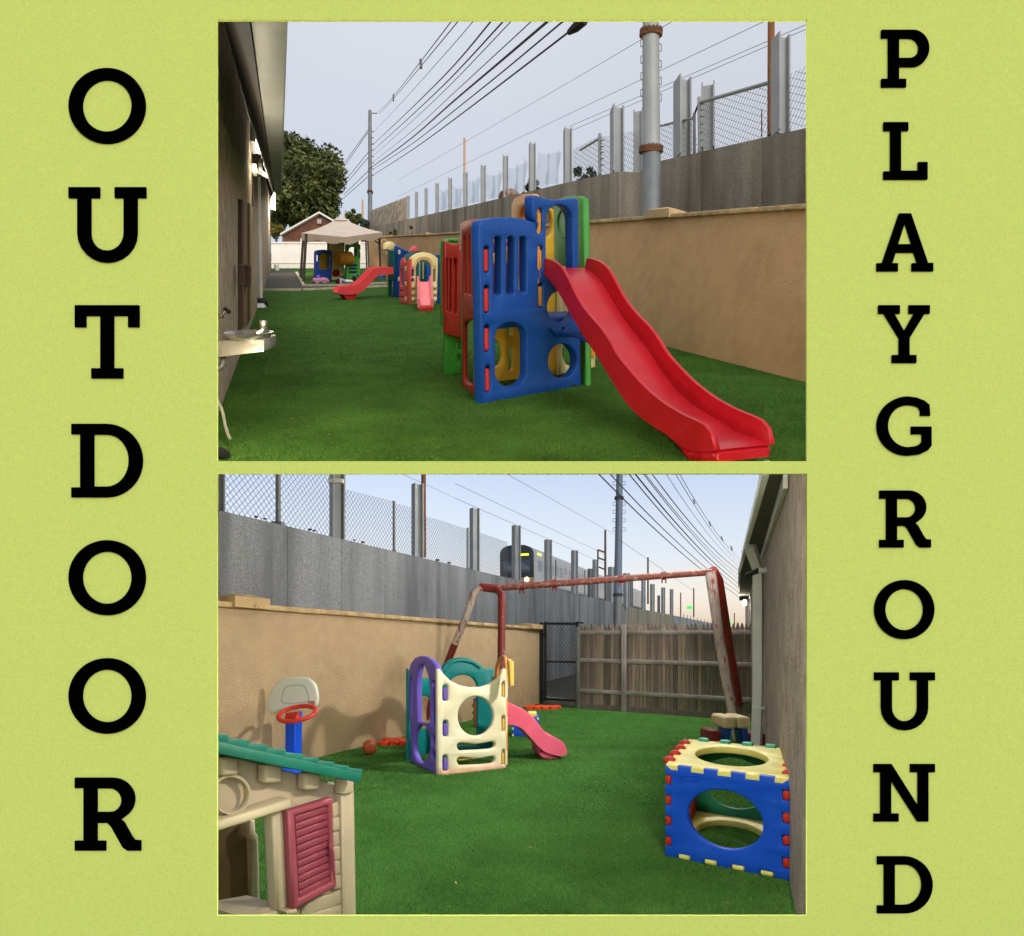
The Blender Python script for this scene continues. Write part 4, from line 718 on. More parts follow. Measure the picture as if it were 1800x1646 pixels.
box_panel('green_ladder_panel', [(780, 742), (778, 395), (800, 380), (850, 376), (900, 382), (918, 398), (920, 735)], [[(806, 512), (808, 460)] + arc(848, 455, 40, 40, 180, 360, 10) + [(890, 512)], rr(806, 592, 892, 612, 9), rr(806, 626, 892, 644, 9), rr(806, 660, 892, 678, 9), rr(784, 400, 796, 440, 5), rr(784, 480, 796, 530, 5), rr(784, 570, 796, 610, 5), rr(906, 400, 916, 440, 5), rr(906, 480, 916, 530, 5)], plas('leaf_green', (92, 172, 76)), .4)
box_panel('yellow_bar_panel', [(806, 572), (806, 515), (890, 515), (890, 572)], [rr(815, 538, 878, 552, 6)], yellow, .36)
box_panel('dark_back_panel', [(770, 742), (770, 400), (905, 400), (905, 735)], [rr(808, 420, 860, 510, 4)], blue, -.25, .05)
box_panel('blue_roof', [(758, 380), (762, 338), (866, 336), (872, 380)], [], plas('navy', (40, 60, 100)), .1, .5)
box_panel('red_roof_end', [(866, 382), (872, 338), (900, 336), (905, 382)], [], red, .1)
panel('red_tunnel_back', GA, el(683, 678, 50, 48), [], redd, cl3, .02, .004, -.2, t6)
# ---------------------------------------------------------------- pink ride-on car, tricycle
CAR = up_plane(t6(470, 780), t6(615, 776)); rc = thing('ride_on_car', CAR.A, 'pink and lilac ride on toy car in front of the blue arch panel', 'toy car')
body = plas('car_pink', (214, 120, 170)); W_ = .34
panel('body', CAR, [(468, 765), (470, 742), (490, 730), (520, 726), (545, 732), (552, 722), (580, 722), (605, 736), (615, 755), (612, 772), (590, 772), (580, 756), (560, 754), (545, 772), (510, 774), (500, 758), (485, 758), (478, 772)], [], body, rc, W_, .04, 0, t6)
for x_ in (485, 560):
    for d in (.02, -W_ - .01):
        mb = MB(); c = CAR.hit(t6(x_, 764)); mb.lathe(c + CAR.n * d, CAR.n, [(.02, 0), (.085, 0), (.092, .02), (.085, .05), (.02, .05)], 16); wh = mb.build('wheel', mat('toy_tyre', (150, 130, 150), .6), rc, True)
mb = MB(); c = CAR.hit(t6(556, 712)) - CAR.n * .16; mb.tube([c + Vector((math.cos(a) * .09, 0, math.sin(a) * .06)) for a in [k * math.pi / 6 for k in range(13)]], .014, 6); mb.build('steering_wheel', blackm, rc, True)
panel('seat_back', CAR, [(488, 732), (494, 705), (520, 700), (530, 728)], [], lilac, rc, .2, .02, -.06, t6)
TR = up_plane(t6(690, 795), t6(925, 782)); tr = thing('tricycle', TR.A, 'pale blue and white toy tricycle with black tyres on the turf pad', 'tricycle')
tyre = mat('tyre_black', (22, 22, 24), .7)
for x_, y_, r_, nm_ in ((700, 762, 27, 0), (858, 732, 26, 0), (852, 772, 20, .2)):
    c = TR.hit(t6(x_, y_)) - TR.n * nm_; r0_ = r_ / 5.625 / F * c.y; wl = None
    mb = MB(); mb.lathe(c, TR.n, [(r0_ * .6, -.03), (r0_ * .92, -.035), (r0_, 0), (r0_ * .92, .035), (r0_ * .6, .03)], 18); wl = mb.build('wheel', tyre, tr, True); mb = MB(); mb.lathe(c, TR.n, [(r0_ * .62, -.02), (r0_ * .62, .02)], 14); mb.build('hub', white_p, wl)
panel('frame', TR, [(712, 745), (735, 728), (770, 740), (800, 762), (850, 765), (868, 778), (800, 786), (770, 776), (740, 752), (715, 768)], [], plas('sky_blue', (150, 172, 214)), tr, .1, .02, .02, t6)
panel('seat', TR, [(775, 752), (800, 742), (840, 745), (862, 762), (848, 772), (780, 768)], [], white_p, tr, .2, .03, .06, t6)
panel('fork', TR, [(722, 798), (738, 798), (740, 740), (724, 740)], [], plas('fork_pink', (226, 140, 170)), tr, .05, .01, .08, t6)
mb = MB(); mb.tube([TR.hit(t6(712, 705)), TR.hit(t6(740, 715)), TR.hit(t6(772, 720))], .025, 7); mb.build('handlebar', blackm, tr, True)
mb = MB(); mb.tube([TR.hit(t6(880, 690)), TR.hit(t6(905, 715)), TR.hit(t6(932, 738))], .035, 7); tag(mb.build('push_bar', blue, None, True), 'blue toy bar leaning against the tricycle tyre', 'toy bar')
ubx = up_plane(t6(1128, 742), t6(1190, 738)); tag(panel('toy_crate', ubx, [(1130, 742), (1132, 700), (1188, 696), (1190, 738)], [rr(1142, 708, 1180, 718, 4)], plas('dusty_blue', (70, 100, 150)), None, .3, .02, 0, t6), 'small dusty blue toy crate by the canopy leg', 'toy crate')
# ================================================================ lower, level playground: ground
lawn = [(-40, 1.2, 0), (45, 1.2, 0), (160, 260, 0), (-160, 260, 0)]
sheet('turf_lawn', lawn, mat('turf_lower', (60, 104, 46), .95, .2, 2.5, bump=.6, bscale=300, detail=10, speck=((76, 128, 60), 60, .5), spec=.05))
# ---------------------------------------------------------------- building on the right
PB_ = plumb(GL, (1336, 1276), (1390, 1560))
B0 = Vector((.337 * 2.3 + .314, 2.3, 0)); B1 = Vector((.337 * 40 + .314, 40, 0)); PBw = Plane(B1, B0)
bw = lambda y, z: Vector((.337 * y + .314, y, z))
lb = thing('stucco_building', B0 + (B1 - B0) * .3, 'rough grey stucco building with white eaves beside the blue activity cube', 'building')
zt = lambda y: min(2.72 + .016 * (y - 4.75), EYE + .2335 * y)    # eave height; near the board cut along the camera's sight line below the upper opening
ys = [2.3, 3, 4, 4.62, 8, 14, 24, 34]
mb = MB()
V = [bw(y, -.05) for y in ys] + [bw(y, zt(y)) for y in ys]; n = len(ys); th_ = -PBw.n * .3
mb.add(V + [v + th_ for v in V], [(i, i + 1, n + i + 1, n + i) for i in range(n - 1)] + [(2 * n + i, 3 * n + i, 3 * n + i + 1, 2 * n + i + 1) for i in range(n - 1)] + [(n + i, n + i + 1, 3 * n + i + 1, 3 * n + i) for i in range(n - 1)] + [(n - 1, 3 * n - 1, 4 * n - 1, 2 * n - 1)])
mb.build('wall', stucco_grey, lb)
nn_ = PBw.n; ov = lambda y: min(.38, .12 + .022 * (y - 4.75))
ye = [4.62, 8, 14, 24, 34]
for a, b in zip(ye, ye[1:]):
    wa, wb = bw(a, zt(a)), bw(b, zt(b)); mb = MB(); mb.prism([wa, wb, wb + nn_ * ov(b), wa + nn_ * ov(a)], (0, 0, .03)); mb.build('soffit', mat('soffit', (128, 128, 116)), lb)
    mb = MB(); beam(mb, wa + nn_ * ov(a), wb + nn_ * ov(b), nn_ * .05, Vector((0, 0, .1))); mb.build('gutter', white_al, lb, bevel=.01)
    mb = MB(); beam(mb, wa + nn_ * .004 - Vector((0, 0, .1)), wb + nn_ * .004 - Vector((0, 0, .1)), nn_ * .03, Vector((0, 0, .095))); mb.build('fascia_board', mat('fascia_white', (176, 178, 172), .6), lb)
def spout(y, d0, w_):
    mb = MB(); zt_ = zt(y); mb.tube([bw(y - .35, zt_ - .02) + nn_ * .2, bw(y, zt_ - .32) + nn_ * d0, bw(y, .9) + nn_ * d0, bw(y, .12) + nn_ * (d0 + .02)], w_, 4); o = mb.build('downspout', white_al, lb)
    for z_ in (zt_ - .34, .62): mb = MB(); mb.cbox(bw(y, z_) + nn_ * d0, PBw.u * w_ * 1.9, nn_ * w_ * 1.9, (0, 0, .03)); mb.build('strap', white_al, o)
    mb = MB(); mb.cbox(bw(y, .06) + nn_ * (d0 + .03), PBw.u * .2, nn_ * .2, (0, 0, .12)); mb.build('pipe_boot', blackm, lb, bevel=.015)
spout(9.2, .09, .085); spout(31, .1, .07)
sc2 = thing('security_camera', bw(8.6, 2.45), 'small dark security camera under the eave of the grey stucco building', 'camera')
mb = MB(); c = bw(8.6, 2.42); mb.tube([c, c + nn_ * .1], .035, 10); mb.build('mount', white_al, sc2, True); mb = MB(); mb.tube([c + nn_ * .1, c + nn_ * .2 + Vector((0, .12, -.05))], .035, 10); mb.build('camera_body', blackm, sc2, True)
PBl = Plane(B0, B1)
wall_lamp(PBl, None, .2, 'lit wall lamp at the far end of the grey stucco building', 45, pos=bw(27, zt(27) - .3), off=.12)
wall_lamp(PBl, None, .07, 'wall lamp on the grey stucco building next to the lime board', 75, pos=bw(2.38, 2.1), off=.008, light_off=.07, rad=.06)
# ---------------------------------------------------------------- tan wall and concrete wall on the left
PW = plumb(GL, (553, 1333), (940, 1239))
lw = thing('garden_wall', PW.A, 'tan stucco garden wall behind the basketball hoop', 'wall')
wt = lambda x: 1056.5 + (x - 381) * .0795
panel('wall_body', PW, [(120, 1438.5), (948, 1237), (948, wt(948) + 4), (120, wt(120) + 4)], [], mat('tan_stucco_lower', (178, 153, 121), .92, .09, 1.5, bump=.8, bscale=55, detail=9, contrast=(.3, .7), speck=((187, 162, 130), 5, .36, .4), spec=.15), lw, .2, .002)
for a, b in ((120, 340), (340, 560), (560, 760), (760, 950)):
    A, B = PW.hit((a, wt(a) + 3.5)), PW.hit((b, wt(b) + 3.5)); copings(PW, A, B, .32, .065, .05, lw)
for x, hw, yo in ((434, 31, 0), (938, 10, 1)):
    A, B = PW.hit((x - hw, wt(x - hw) + 1)), PW.hit((x + hw, wt(x + hw) + 1)); d = B - A; hh = hw * .36 / F * A.y; p0 = A + PW.n * .09; n_ = -PW.n * .4; z0 = Vector((0, 0, -.05)); mb = MB()
    c4 = [p0 + z0, p0 + d + z0, p0 + d + n_ + z0, p0 + n_ + z0]; cen = sum(c4, Vector()) / 4; t4_ = [q_ + Vector((0, 0, hh + .05)) for q_ in c4]; t5_ = [cen + (q_ - cen) * .4 + Vector((0, 0, hh * 1.5 + .05)) for q_ in c4]
    mb.add(c4 + t4_ + t5_, [(0, 1, 5, 4), (1, 2, 6, 5), (2, 3, 7, 6), (3, 0, 4, 7), (4, 5, 9, 8), (5, 6, 10, 9), (6, 7, 11, 10), (7, 4, 8, 11), (8, 9, 10, 11), (3, 2, 1, 0)]); mb.build('pier_cap', coping_m, lw)
PD = Plane(GL((553, 1333)) + Vector((-.6, .8, 0)), GL((553, 1333)) + Vector((-.6, .8, 0)) + Vector((.337, 1, 0)))   # parallel to the building and the tracks
lc = thing('retaining_wall', PD.hit((700, 1250)), 'dark streaked concrete retaining wall below the passing train', 'wall')
ct = lambda x: 896 + (x - 381) * .2345 if x < 930 else 1024.7 + (x - 930) * .236
cxs = [100, 250, 384, 505, 600, 677, 760, 837.5, 875, 908.5, 960, 1010, 1050, 1088]
for a, b in zip(cxs, cxs[1:]): panel('concrete_panel', PD, [(a + .5, 1230), (b, 1230), (b, ct(b)), (a + .5, ct(a))], [], conc2, lc, .4, .012)
PD2 = Plane(PD.A + PD.n * .4, PD.A + PD.n * .4 + PD.u)
for a, b in ((1101, 1140), (1140.5, 1184)): panel('concrete_panel', PD2, [(a, 1230), (b, 1230), (b, 1066 + (b - 1101) * .19), (a, 1066 + (a - 1101) * .19)], [], conc, lc, .4, .01)
panel('return_face', Plane(at((1088, 1200), PD2.hit((1101, 1100)).y), at((1101, 1200), PD2.hit((1101, 1100)).y)), [(1089, 1230), (1101, 1230), (1101, 1065), (1089, 1064)], [], conc2, lc, .3, .01)
panel('parapet', PD2, [(1184, 1230), (1300, 1230), (1300, 1106), (1184, 1082)], [], conc2, lc, .2, .01, -.4)
PE = Plane(PD.A - PD.n * .25, PD.A - PD.n * .25 + PD.u); PE2 = Plane(PD.A - PD.n * 1.1, PD.A - PD.n * 1.1 + PD.u)
g2 = 'steel posts along the railway wall'
cap = lambda pl, x, yb: max(829.0, 0)
hpost(PE, 372, 395, 829, 897, beamb, 'pale steel post at the high end of the streaked concrete wall', g2, turn=.5)
p_ = hpost(PE, 581, 605, 829, 947, beamb, 'steel post with a white band standing on the streaked concrete wall', g2, turn=.55)
q = PE.hit((593, 947)); MB().cbox(at((593, 848), q.y), (25 / F * q.y, 0, 0), (0, .26, 0), (0, 0, 7 / F * q.y)).build('white_band', white_p, p_)
hpost(PE, 725, 743, 851, 978, beamb, 'steel post touching the dark timber pole above the tan wall', g2, turn=.55)
for i_, (x0, x1, yt, yb) in enumerate(((827, 842, 894, 1003), (901, 914, 924, 1020), (958, 969, 949, 1033), (1005, 1015, 968, 1045), (1042.5, 1051, 984, 1054), (1070, 1081, 997, 1060), (1096.6, 1106, 1008, 1066), (1128, 1134, 1018, 1072), (1143.5, 1150, 1027, 1075), (1163, 1168.6, 1033, 1079), (1178, 1183, 1036, 1081))):
    hpost(PE if x0 < 1090 else PD2, x0, x1, yt, yb, beamb, 'blue grey steel post, %s past the one touching the timber pole' % ORD[i_], g2, turn=.55, sink=.12)
for x0, x1, yt, yb in ((1034, 1042, 1000, 1052), (1063, 1069.5, 1011, 1058), (1107, 1112, 1012, 1068), (1156, 1160, 1047, 1078)): hpost(PE2, x0, x1, yt, yb, zincd, 'darker steel post, %s of those behind the row before the train' % ORD[round((x0 - 1034) / 38)], 'darker posts behind the row before the train', turn=.55, sink=.2)
lf = thing('chain_link_fence', PE.hit((600, 950)), 'tall chain link fence along the top of the streaked concrete wall', 'fence')
mesh2 = mat('chain_wire_dark', (104, 110, 120), .5, .1, metal=.3)
for quad in ([(395, 831), (581, 831), (581, 945), (395, 901)], [(605, 860), (690, 881), (690, 970), (605, 950)], [(692, 884), (725, 893), (725, 978), (692, 970)], [(745, 906), (827, 932), (827, 1001), (745, 983)], [(842, 936), (892, 953), (892, 1017), (842, 1006)]): chain(PE, quad, .075, .0042, mesh2, lf)
for x, w_, yt, yb in ((489, 9.5, 829, 921), (692.5, 5, 881, 971), (822, 4, 928, 1001), (977, 2.6, 985, 1040), (1028, 2.4, 1003, 1050)):
    q = PE.hit((x, yb)); mb = MB(); mb.tube([q, at((x, yt), q.y)], w_ / 2 / F * q.y, 10); mb.build('fence_post', zincd, lf, True); mb = MB(); mb.cbox(q, (w_ * 1.8 / F * q.y, 0, 0), (0, .16, 0), (0, 0, .05)); mb.build('base_plate', zincd, lf)
deb = random.Random(4)
for x in (455, 470, 548, 556, 625, 640, 770, 790):
    q = PE.hit((x, ct(x))); o = MB().sphere(q + Vector((0, -.1, .02)), .018 + .02 * deb.random(), 7, (1.5, 1, .8)).build('stone', mat('rubble', (92, 86, 78), .95, .3, 12)); tag(o, 'small stone lying on the streaked concrete wall top', 'stone', 'stones on the wall top')
# poles
pole(744.5, 9.5, 829, 980, PE2.hit((744, 980)).y, woodp, 'dark timber pole behind a steel post above the tan wall')
q = Plane(PD2.A + PD2.n * .5, PD2.A + PD2.n * .5 + PD2.u).hit((1086, 1100)); ps = q.y / F
up_ = thing('utility_pole', Vector((q.x, q.y, 0)), 'blue grey steel utility pole with rungs behind the wooden fence', 'pole')
pz = lambda py: at((1088, py), q.y).z
mb = MB(); mb.tube([Vector((q.x, q.y, 0)), Vector((q.x, q.y, pz(1046)))], [8.2 * ps, 7.6 * ps], 18); mb.build('lower_shaft', zincd, up_, True)
mb = MB(); mb.tube([Vector((q.x, q.y, pz(1046))), Vector((q.x + 2.5 * ps, q.y, pz(876))), Vector((q.x + 3 * ps, q.y, pz(828)))], [7.2 * ps, 6 * ps, 5.6 * ps], 18); mb.build('upper_shaft', mat('blue_steel', (104, 118, 140), .55, .1, metal=.2), up_, True)
for py, r_ in ((1046, 8.6), (876, 8.2)): mb = MB(); mb.lathe(Vector((q.x + (2.3 if py < 900 else 0) * ps, q.y, pz(py))), ZUP, [(r_ * ps, -2.6 * ps), (r_ * ps, 2.6 * ps)], 18); mb.build('flange', mat('dark_flange', (58, 58, 62), .8), up_)
for py in (834, 850, 886, 900, 915, 931):
    for sx in (-1, 1):
        mb = MB(); x_ = q.x + (2.4 + sx * 6.2) * ps; zc = pz(py); mb.tube([Vector((x_, q.y, zc + 3 * ps)), Vector((x_ + sx * 4.6 * ps, q.y, zc + 3 * ps)), Vector((x_ + sx * 4.6 * ps, q.y, zc - 3 * ps)), Vector((x_, q.y, zc - 3 * ps))], .55 * ps, 5); mb.build('rung', zincd, up_)
dp = mat('far_pole', (92, 78, 68), .9, .15)
for x, w_, yt, yb, y, l in ((1064, 4.2, 932, 1015, 40, 'dark timber pole with side arms above the train'), (1139, 3.4, 980, 1062, 48, 'dark timber pole rising behind the train roof'), (1219.5, 2.6, 1034, 1085, 70, 'far timber pole beyond the end of the train'), (1196.5, 2.4, 1042, 1085, 75, 'far bracket pole next to a green railway signal'), (1277.5, 2.2, 1074, 1100, 90, 'faint far pole low above the wooden fence'), (1291, 2, 1078, 1100, 95, 'faintest far pole beside the building corner')): pole(x, w_, yt, yb, y, dp, l)
mb = MB(); mb.tube([at((1051, 985), 40), at((1051, 966), 40)], .05, 6)
for yy in (967, 981, 997): mb.tube([at((1052, yy), 40), at((1062, yy + 4), 40)], .05, 5)
tag(mb.build('insulator_arms', dp, None), 'three slanted insulator arms on the timber pole above the train', 'pole arms')
tag(pole(1305.5, 4.2, 967, 1010, 50, mat('blue_steel', (104, 118, 140)), 'far blue grey line pole over the building gutter'), 'far blue grey line pole over the building gutter', 'pole')
sig = mat('signal_green', (30, 190, 70), .5, 0, emit=.6)
for x, y_ in ((1212, 1068), (1282, 1096)):
    o = MB().cbox(at((x, y_), 66), (8 / F * 66, 0, 0), (0, .2, 0), (0, 0, 5.5 / F * 66)).build('railway_signal', sig, None, bevel=.05); tag(o, 'green glowing railway signal ' + ('behind the swing beam end' if x < 1250 else 'peeping over the wooden fence pickets'), 'signal')
# wires
VPx = (1302, 1062)
for i, (xt, r_) in enumerate(((1048, .03), (1068, .026), (1102, .026), (1113, .034), (1128, .02), (1131, .02), (1143, .028), (1168, .014), (1185, .016), (1192, .016))):
    e = (1300, 1046 - (9 - i) * .0 - i * 7.5 + 4); mid = ((xt * .42 + e[0] * .58), 831 + (e[1] - 831) * (.58 + .0) + 5); mid = (mid[0], mid[1] + 6)
    pts = sm([(xt, 829), ((xt + mid[0]) / 2, (829 + mid[1]) / 2 + 3), mid, ((mid[0] + e[0]) / 2, (mid[1] + e[1]) / 2 + 3), e])
    cable(pts, depths(pts, 13, 50), r_ * .48, wireg if i > 4 else wirem, 'overhead line above the swing beam, %s counted from the steel pole side' % ORD[i], 'overhead lines above the lower playground')
for x_, y_ in ((1220, 882), (1248, 921), (1269, 947), (1286, 964)): o = MB().tube([at((x_ - 1.5, y_ - 4), 26), at((x_ + 1.5, y_ + 4), 26)], .03, 5).build('line_spacer', zincd); tag(o, 'spacer clamp on the twin lines above the lower building', 'clamp', 'spacer clamps above the lower building')
for a, b in (((800, 850), (1064, 975)), ((800, 876), (1064, 992)), ((890, 833), (1090, 945)), ((1090, 950), (1220, 1040)), ((700, 830), (800, 876))): cable([a, b], [22, 40], .007, wireg, 'hair thin railway wire above the train', 'thin railway wires above the train')
# ---------------------------------------------------------------- train
PTn = Plane(PD.A - PD.n * 8.4, PD.A - PD.n * 8.4 + PD.u)
silver = mat('train_silver', (172, 174, 176), .4, .08, 1.2, metal=.35, stretch=(1, 1, .2)); maskm = mat('train_mask', (48, 56, 68), .35, .1); glassd = mat('train_glass', (70, 84, 104), .12, .1, spec=.8); amber = mat('headlight', (255, 214, 150), .4, 0, emit=6); dispm = mat('train_display', (214, 226, 60), .5, 0, emit=.9)
tn = thing('commuter_train', PTn.hit((940, 1035)), 'silver commuter train with dark front and amber headlights above the wall', 'train')
nq = PTn.hit((939, 962)); zr = nq.z; nearz = zr - 64 / F * nq.y; u_ = PTn.u if PTn.u.y > 0 else -PTn.u; dn = -PTn.n; W = 2.6
def trainpt(s, d, z): return Vector((nq.x, nq.y, 0)) + u_ * s + dn * d + Vector((0, 0, z))
prof = [(0, nearz), (0, zr - .5), (.06, zr - .22), (.25, zr), (.65, zr + .16), (W / 2, zr + .2), (W - .65, zr + .16), (W - .25, zr), (W - .06, zr - .22), (W, zr - .5), (W, nearz)]
s0 = 0.0
for c_ in range(3):
    L_ = 20.5; a = s0 + (.12 if c_ else 0); b = s0 + L_
    mb = MB(); mb.prism([trainpt(a, d, z) for d, z in prof], u_ * (b - a)); body_ = mb.build('car_body', silver, tn)
    for k in range(12 if c_ < 2 else 10):
        s_ = a + 1.0 + k * 1.62
        dr = k % 4 == 1
        mb = MB(); h0, h1, w_ = (nearz + .35, zr - .55, 1.0) if dr else (zr - 1.65, zr - .85, 1.2)
        mb.obox(trainpt(s_, -.012, h0), u_ * w_, dn * .02, (0, 0, h1 - h0)); pnl = mb.build('side_door' if dr else 'side_window', mat('door_metal', (176, 172, 164), .45, metal=.3) if dr else glassd, body_)
        if dr: mb = MB(); mb.obox(trainpt(s_ + .22, -.03, zr - 1.25), u_ * .46, dn * .02, (0, 0, .5)); mb.build('door_window', glassd, pnl)
    mb = MB(); mb.obox(trainpt(a, -.015, nearz + .05), u_ * (b - a), dn * .02, (0, 0, .1)); mb.build('side_stripe', mat('stripe', (120, 124, 134), .5), body_)
    s0 = b
fp_ = [(.0, nearz + .45)] + prof[1:-1] + [(W, nearz + .45)]
mb = MB(); mb.prism([trainpt(-.25 if z > nearz + .5 else -.2, d, z) for d, z in fp_], u_ * .25); mk = mb.build('front_mask', maskm, tn, bevel=.03)
mb = MB(); mb.prism([trainpt(-.22, d, z) for d, z in ((.02, nearz), (W - .02, nearz), (W, nearz + .45), (0, nearz + .45))], u_ * .22); mb.build('bumper', mat('bumper', (150, 130, 104), .6), tn)
for d0, d1 in ((.25, 1.0), (1.6, 2.35)): mb = MB(); mb.obox(trainpt(-.275, d0, nearz + .75), dn * (d1 - d0), u_ * .03, (0, 0, .95)); mb.build('windscreen', glassd, mk, bevel=.01)
mb = MB(); mb.obox(trainpt(-.28, .35, zr - .62), dn * .6, u_ * .03, (0, 0, .14)); mb.build('destination_display', dispm, mk)
for d in (.5, 2.1): mb = MB(); mb.lathe(trainpt(-.22, d, nearz + .3), -u_, [(.15, 0), (.16, .03), (.1, .06)], 14); mb.build('headlight', amber, tn, True)
mb = MB(); mb.lathe(trainpt(-.25, W / 2 - .1, zr - .05), -u_, [(.06, 0), (.06, .03)], 10); mb.build('marker_light', amber, tn)
mb = MB(); mb.obox(trainpt(.9, -.03, zr - .48), u_ * .9, dn * .02, (0, 0, .16)); mb.build('side_display', dispm, tn)
zc = PD.hit((700, ct(700))).z; mb = MB(); e0 = PD.A - PD.n * .42; uu = PD.u if PD.u.y > 0 else -PD.u
mb.prism([e0 - uu * 3, e0 + uu * 90, e0 + uu * 90 - PD.n * 16, e0 - uu * 3 - PD.n * 16], (0, 0, zc - .04)); kind(mb.build('embankment', mat('ballast', (118, 110, 100), .95, .3, 30)), 'structure')
mb = MB(); mb.obox(trainpt(.3, .2, zc - .06), u_ * 60, dn * (W - .4), (0, 0, nearz - zc + .1)); mb.build('underframe', blackm, tn)
# far railing and trees beyond
for i in range(16):
    x_ = 1196 + i * 6; q = at((x_, 1104), 50 + i * 1.5); 
    o = MB().tube([at((x_, 1108), q.y), at((x_, 1078 + i * 1.6), q.y)], .03, 5).build('railing_post', zincd); tag(o, 'thin dark railing post on the railway platform beyond the wooden fence', 'railing post', 'far railing posts')
# ---------------------------------------------------------------- gate
PG = plumb(GL, (944.5, 1236), (1020, 1244.5)); gt = thing('wire_gate', PG.hit((985, 1240)), 'black framed chain link gate between the tan wall and the wooden fence', 'gate')
gm = mat('gate_black', (20, 22, 26), .5, .1)
def gbar(a, b, r, nm): return MB().tube([PG.hit(a), PG.hit(b)], r, 8).build(nm, gm, gt, True)
gbar(b6(240, 590), b6(240, 115), .05, 'gate_post'); gbar(b6(262, 572), b6(262, 110), .03, 'gate_stile'); gbar(b6(448, 578), b6(448, 110), .03, 'gate_stile'); gbar(b6(262, 121), b6(448, 122), .028, 'gate_rail'); gbar(b6(262, 344), b6(448, 347), .022, 'gate_rail'); gbar(b6(255, 562), b6(448, 572), .026, 'gate_rail')
for y_ in (190, 520): gbar(b6(240, y_), b6(262, y_), .03, 'hinge')
gbar(b6(450, 150), b6(470, 205), .02, 'latch'); gbar(b6(448, 115), b6(485, 118), .016, 'latch_bar')
chain(PG, b6([(262, 122), (448, 122), (448, 572), (262, 565)]), .075, .0045, mat('gate_wire', (44, 48, 54), .5), gt)
kb = MB(); A, B = PG.hit(b6(205, 590)), PG.hit(b6(465, 615)); A.z = B.z = 0; beam(kb, A, B, -PG.n * .25, Vector((0, 0, .14))); tag(kb.build('kerb', conc2, None, bevel=.02), 'low concrete kerb under the wire gate', 'kerb')
sheet('asphalt_yard', [GL((938, 1232)) + Vector((0, .35, .004)), GL((1040, 1240)) + Vector((0, .4, .004)), Vector((10, 40, .004)), Vector((2, 40, .004))], asph)
# ---------------------------------------------------------------- wooden fence
PF = plumb(GL, b6(465, 617), b6(1492, 692)); wf = thing('picket_fence', PF.A, 'weathered wooden dog ear picket fence beside the wire gate', 'fence')
woods = [mat('picket_wood_%d' % i, c, .9, .22, 3, stretch=(6, 6, .5), bump=.4, bscale=30, detail=8) for i, c in enumerate(((126, 114, 106), (110, 98, 90), (146, 130, 116), (98, 90, 86)))]
railw = mat('rail_wood', (134, 130, 128), .9, .2, 3, stretch=(1, 1, 1), bump=.3)
rp_ = random.Random(11); NP = 46; Ltot = PF.L * 1.012; pw = Ltot / NP
for i in range(NP):
    u0 = i * pw + .004; u1 = (i + 1) * pw - .004 - .006 * rp_.random(); H = 1.80 + .03 * rp_.random() - .02 * (rp_.random() > .7); um = (u0 + u1) / 2; e = (u1 - u0) * .27
    pts = [PF.P(u0, -.02), PF.P(u1, -.02), PF.P(u1, H - .1), PF.P(u1 - e, H - .03), PF.P(um, H), PF.P(u0 + e, H - .03), PF.P(u0, H - .1)]
    mb = MB(); mb.prism(pts, -PF.n * .02); o = mb.build('picket', woods[rp_.choice((0, 0, 1, 1, 2, 3))], wf); o.location += PF.n * (.008 * rp_.random())
sx = PF.uv(b6(733, 640))[0]
for z_ in (1.58, .99, .34):
    for a, b in ((.0, sx), (sx, Ltot * .995)): mb = MB(); mb.obox(PF.P(a, z_, .015), PF.u * (b - a), PF.n * .04, (0, 0, .085)); mb.build('rail', railw, wf, bevel=.006)
for u0, w_, h_, m_ in ((sx, .1, 1.84, railw), (Ltot - .02, .13, 1.86, railw), (.0, .07, 1.8, mat('post_grey', (96, 100, 102), .8))): mb = MB(); mb.obox(PF.P(u0 - w_ / 2, -.05, .06), PF.u * w_, PF.n * .06, (0, 0, h_)); mb.build('fence_post', m_, wf, bevel=.008)
mb = MB(); mb.obox(PF.P(0, -.02, .03), PF.u * Ltot, PF.n * .035, (0, 0, .13)); mb.build('kick_board', woods[3], wf)
# ---------------------------------------------------------------- swing frame
sw_red = mat('flaking_red_paint', (118, 30, 30), .5, .25, 3, speck=((176, 160, 156), 8, .66), stretch=(1, 1, .6)); sw_wht = mat('worn_white_paint', (186, 172, 168), .6, .15, 9, speck=((140, 50, 46), 14, .52, .15), stretch=(1.5, 1.5, .35)); sw_beam = mat('worn_beam_paint', (118, 58, 50), .6, .3, 9, speck=((176, 146, 130), 14, .52, .2))
YL, YR_ = 10.9, 10.9
sw = thing('swing_frame', GL((900, 1290)), 'bare swing frame of flaking red and white metal tubes', 'swing frame')
bA, bB = at((872, 1034), YL), at((1251, 1006), YR_)
MB().tube([bA, bB], .052, 10).build('top_beam', sw_beam, sw, True)
lp_ = GL((740, 1284)); mid_ = at((834, 1042), YL + .1); 
MB().tube([lp_, at((800, 1131), 11.25), at((822, 1078), 11.0), at((834, 1043), YL), at((846, 1032), YL), at((872, 1034), YL)], .06, 10).build('leg', sw_red, sw, True)
MB().tube([at((800, 1131), 11.2), at((822, 1078), 10.95), at((833, 1044), YL - .04), at((845, 1032), YL - .04)], .061, 10).build('leg_sleeve', sw_wht, sw, True)
MB().tube([at((846, 1033), YL), at((874, 1037), YL - .1), at((882, 1046), YL - .3), at((882, 1070), YL - .35), at((881, 1180), 10.1), Vector((at((881, 1320), 9.4).x, 9.4, 0))], .06, 10).build('leg', sw_red, sw, True)
MB().tube([GL((1295.5, 1303)), at((1268, 1150), 10.6), at((1249, 1008), YR_)], [.06, .075, .09], 10).build('leg', sw_wht, sw, True)
